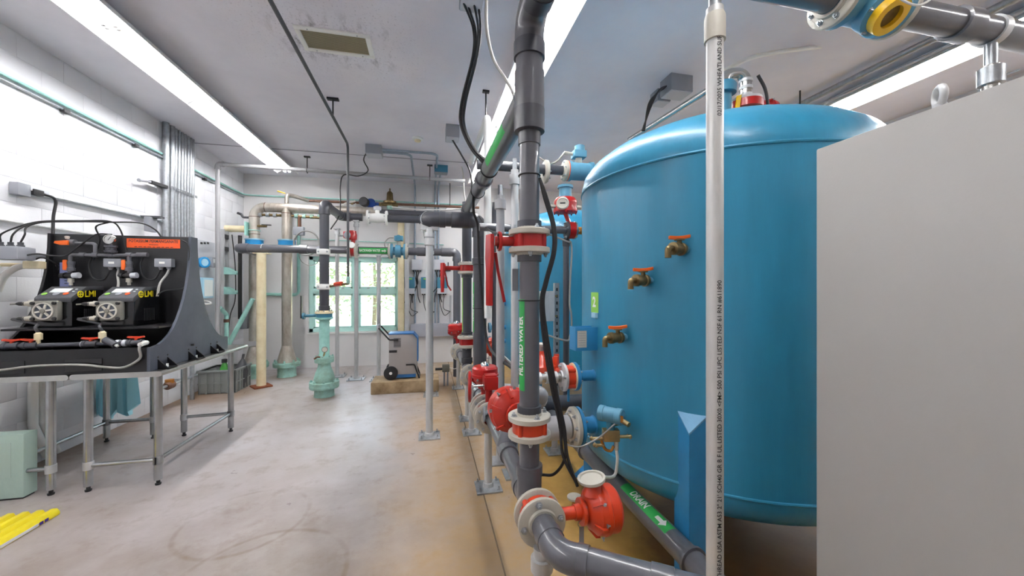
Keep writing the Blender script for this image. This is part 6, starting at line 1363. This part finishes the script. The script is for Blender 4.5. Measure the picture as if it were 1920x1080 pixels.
arch([cb1+V((-.1,0,.06)), at(682, 300, Y=6.1), at(690, 320, Y=6.3), at(672, 330, Y=6.4), at(645, 328, Y=6.45), at(638, 350, Y=6.4), at(637, 400, Y=6.3), at(620, 430, Y=6.2)], .009, 'thin black cable draped from the ceiling box to the riser')
# black cables from the near ceiling box
for k in range(4):
    o = V((.012*(k-1.5), .01*(k % 2), 0))
    arch([V((cb3.x, cb3.y, CEIL-.18))+o*3, at(892+1.5*k, 55, d=2.66)+o, at(889+k, 105, d=2.75)+o*.6, at(868+k, 190, d=2.95)+o*.6, at(866+k, 235, d=3.05)+o*.6, at(886+k, 280, d=3.1)+o*.6, at(912+2*k, 312, d=3.15)+o, at(905, 338, d=3.3)+o],
         .008, 'black cable hanging from the near ceiling box to the overhead header, strand %s' % ('leftmost', 'second', 'third', 'rightmost')[k])
arch([at(912, -10, d=2.4), at(913, 55, d=2.45), at(925, 110, d=2.5), at(948, 148, d=2.5), at(962, 175, d=2.5), at(966, 205, d=2.5), at(961, 245, d=2.5)], .011, 'pale grey cable looping down to the tall upright pipe', 'cablegrey')
arch([at(897, 330, d=3.35), at(889, 355, d=3.4), at(888, 395, d=3.6), at(896, 425, d=3.7), at(898, 480, d=3.76), at(906, 580, d=3.75), at(914, 640, d=3.7), at(930, 668, d=3.4), at(960, 690, d=3.1)], .013, 'black cable running down the thick dark upright pipe')
arch([at(898, 405, d=3.72), at(915, 430, d=3.4), at(945, 440, d=3.0), at(975, 437, d=2.6), at(990, 445, d=2.3)], .009, 'black cable sagging behind the red lever valve')
arch([V((cb2.x, cb2.y, CEIL-.16)), at(865, 290, d=4.85), at(880, 318, d=4.7), at(884, 340, d=4.6), at(886, 385, d=4.5)], .011, 'black cable from the sooty ceiling box')
for k in range(3):
    o = 4*k; arch([at(1012, 334, d=1.66), at(1021+o*.6, 372, d=1.64), at(1036+o*.5, 425, d=1.63), at(1037+o*.5, 470, d=1.62), at(1022+o*.5, 528, d=1.62), at(1014+o*.6, 570, d=1.62), at(1021+o, 650, d=1.62), at(1037+o, 740, d=1.62), at(1050+o, 800, d=1.62), at(1056+o, 855, d=1.6), (at(1082, 908, d=1.58), at(1040, 888, d=1.64), at(1083, 912, d=1.575))[k]]+([at(1014, 890, d=1.68)] if k == 1 else []),
        .0065, ('thick black cable tied along the right of the foreground upright pipe', 'middle black cable right of the foreground upright pipe', 'outer black cable ending at the foreground red actuator')[k])
arch([at(1048, 800, d=1.66), at(1060, 830, d=1.8), at(1085, 838, d=1.85), at(1110, 828, d=1.9), at(1130, 815, d=1.95), at(1158, 790, d=1.95)], .004, 'thin grey wire looping to the pressure transmitter', 'cablegrey')
for k in range(3):
    arch([V((cb4.x-.1, cb4.y, CEIL-.08))+V((0,.02*k,0)), at(1237-3*k, 168+4*k, d=3.6), at(1222-3*k, 196, d=3.5), at(1204+2*k, 245, d=3.4)], .008, 'black cable from the ceiling box above the tank, %s of three' % ('upper', 'middle', 'lower')[k])
arch([at(862, 302, Y=6.4), at(868, 325, Y=6.6), at(870, 360, Y=7.0), at(872, 385, Y=7.2), at(855, 392, Y=7.3), at(790, 393, Y=7.35), at(735, 388, Y=7.4)], .012, 'white hose curving along the copper line at the right', 'cablewhite')
p = at(911, 172, Z=CEIL-.01); t = thing('pipe_hanger', 'ceiling hanger rod above the pale standpipe, in front of the middle lights', 'hanger', (p.x, p.y, CEIL))
MB().cyl((p.x, p.y, 3.17), (p.x, p.y, CEIL), .008, n=8).build('rod', 'darkdot', t); MB().box((p.x, p.y, CEIL-.01), (.07, .04, .02)).build('plate', 'darkdot', t)
a = at(914, 222, d=3.75)
MB().tube(fillet([(a.x, a.y, 1.2), (a.x, a.y, a.z+.02), (a.x-.02, a.y+1.3, a.z-.02)], .06), .035, 14).build('standpipe', 'white', label='white standpipe elbow in front of the middle lights', cat='pipe')
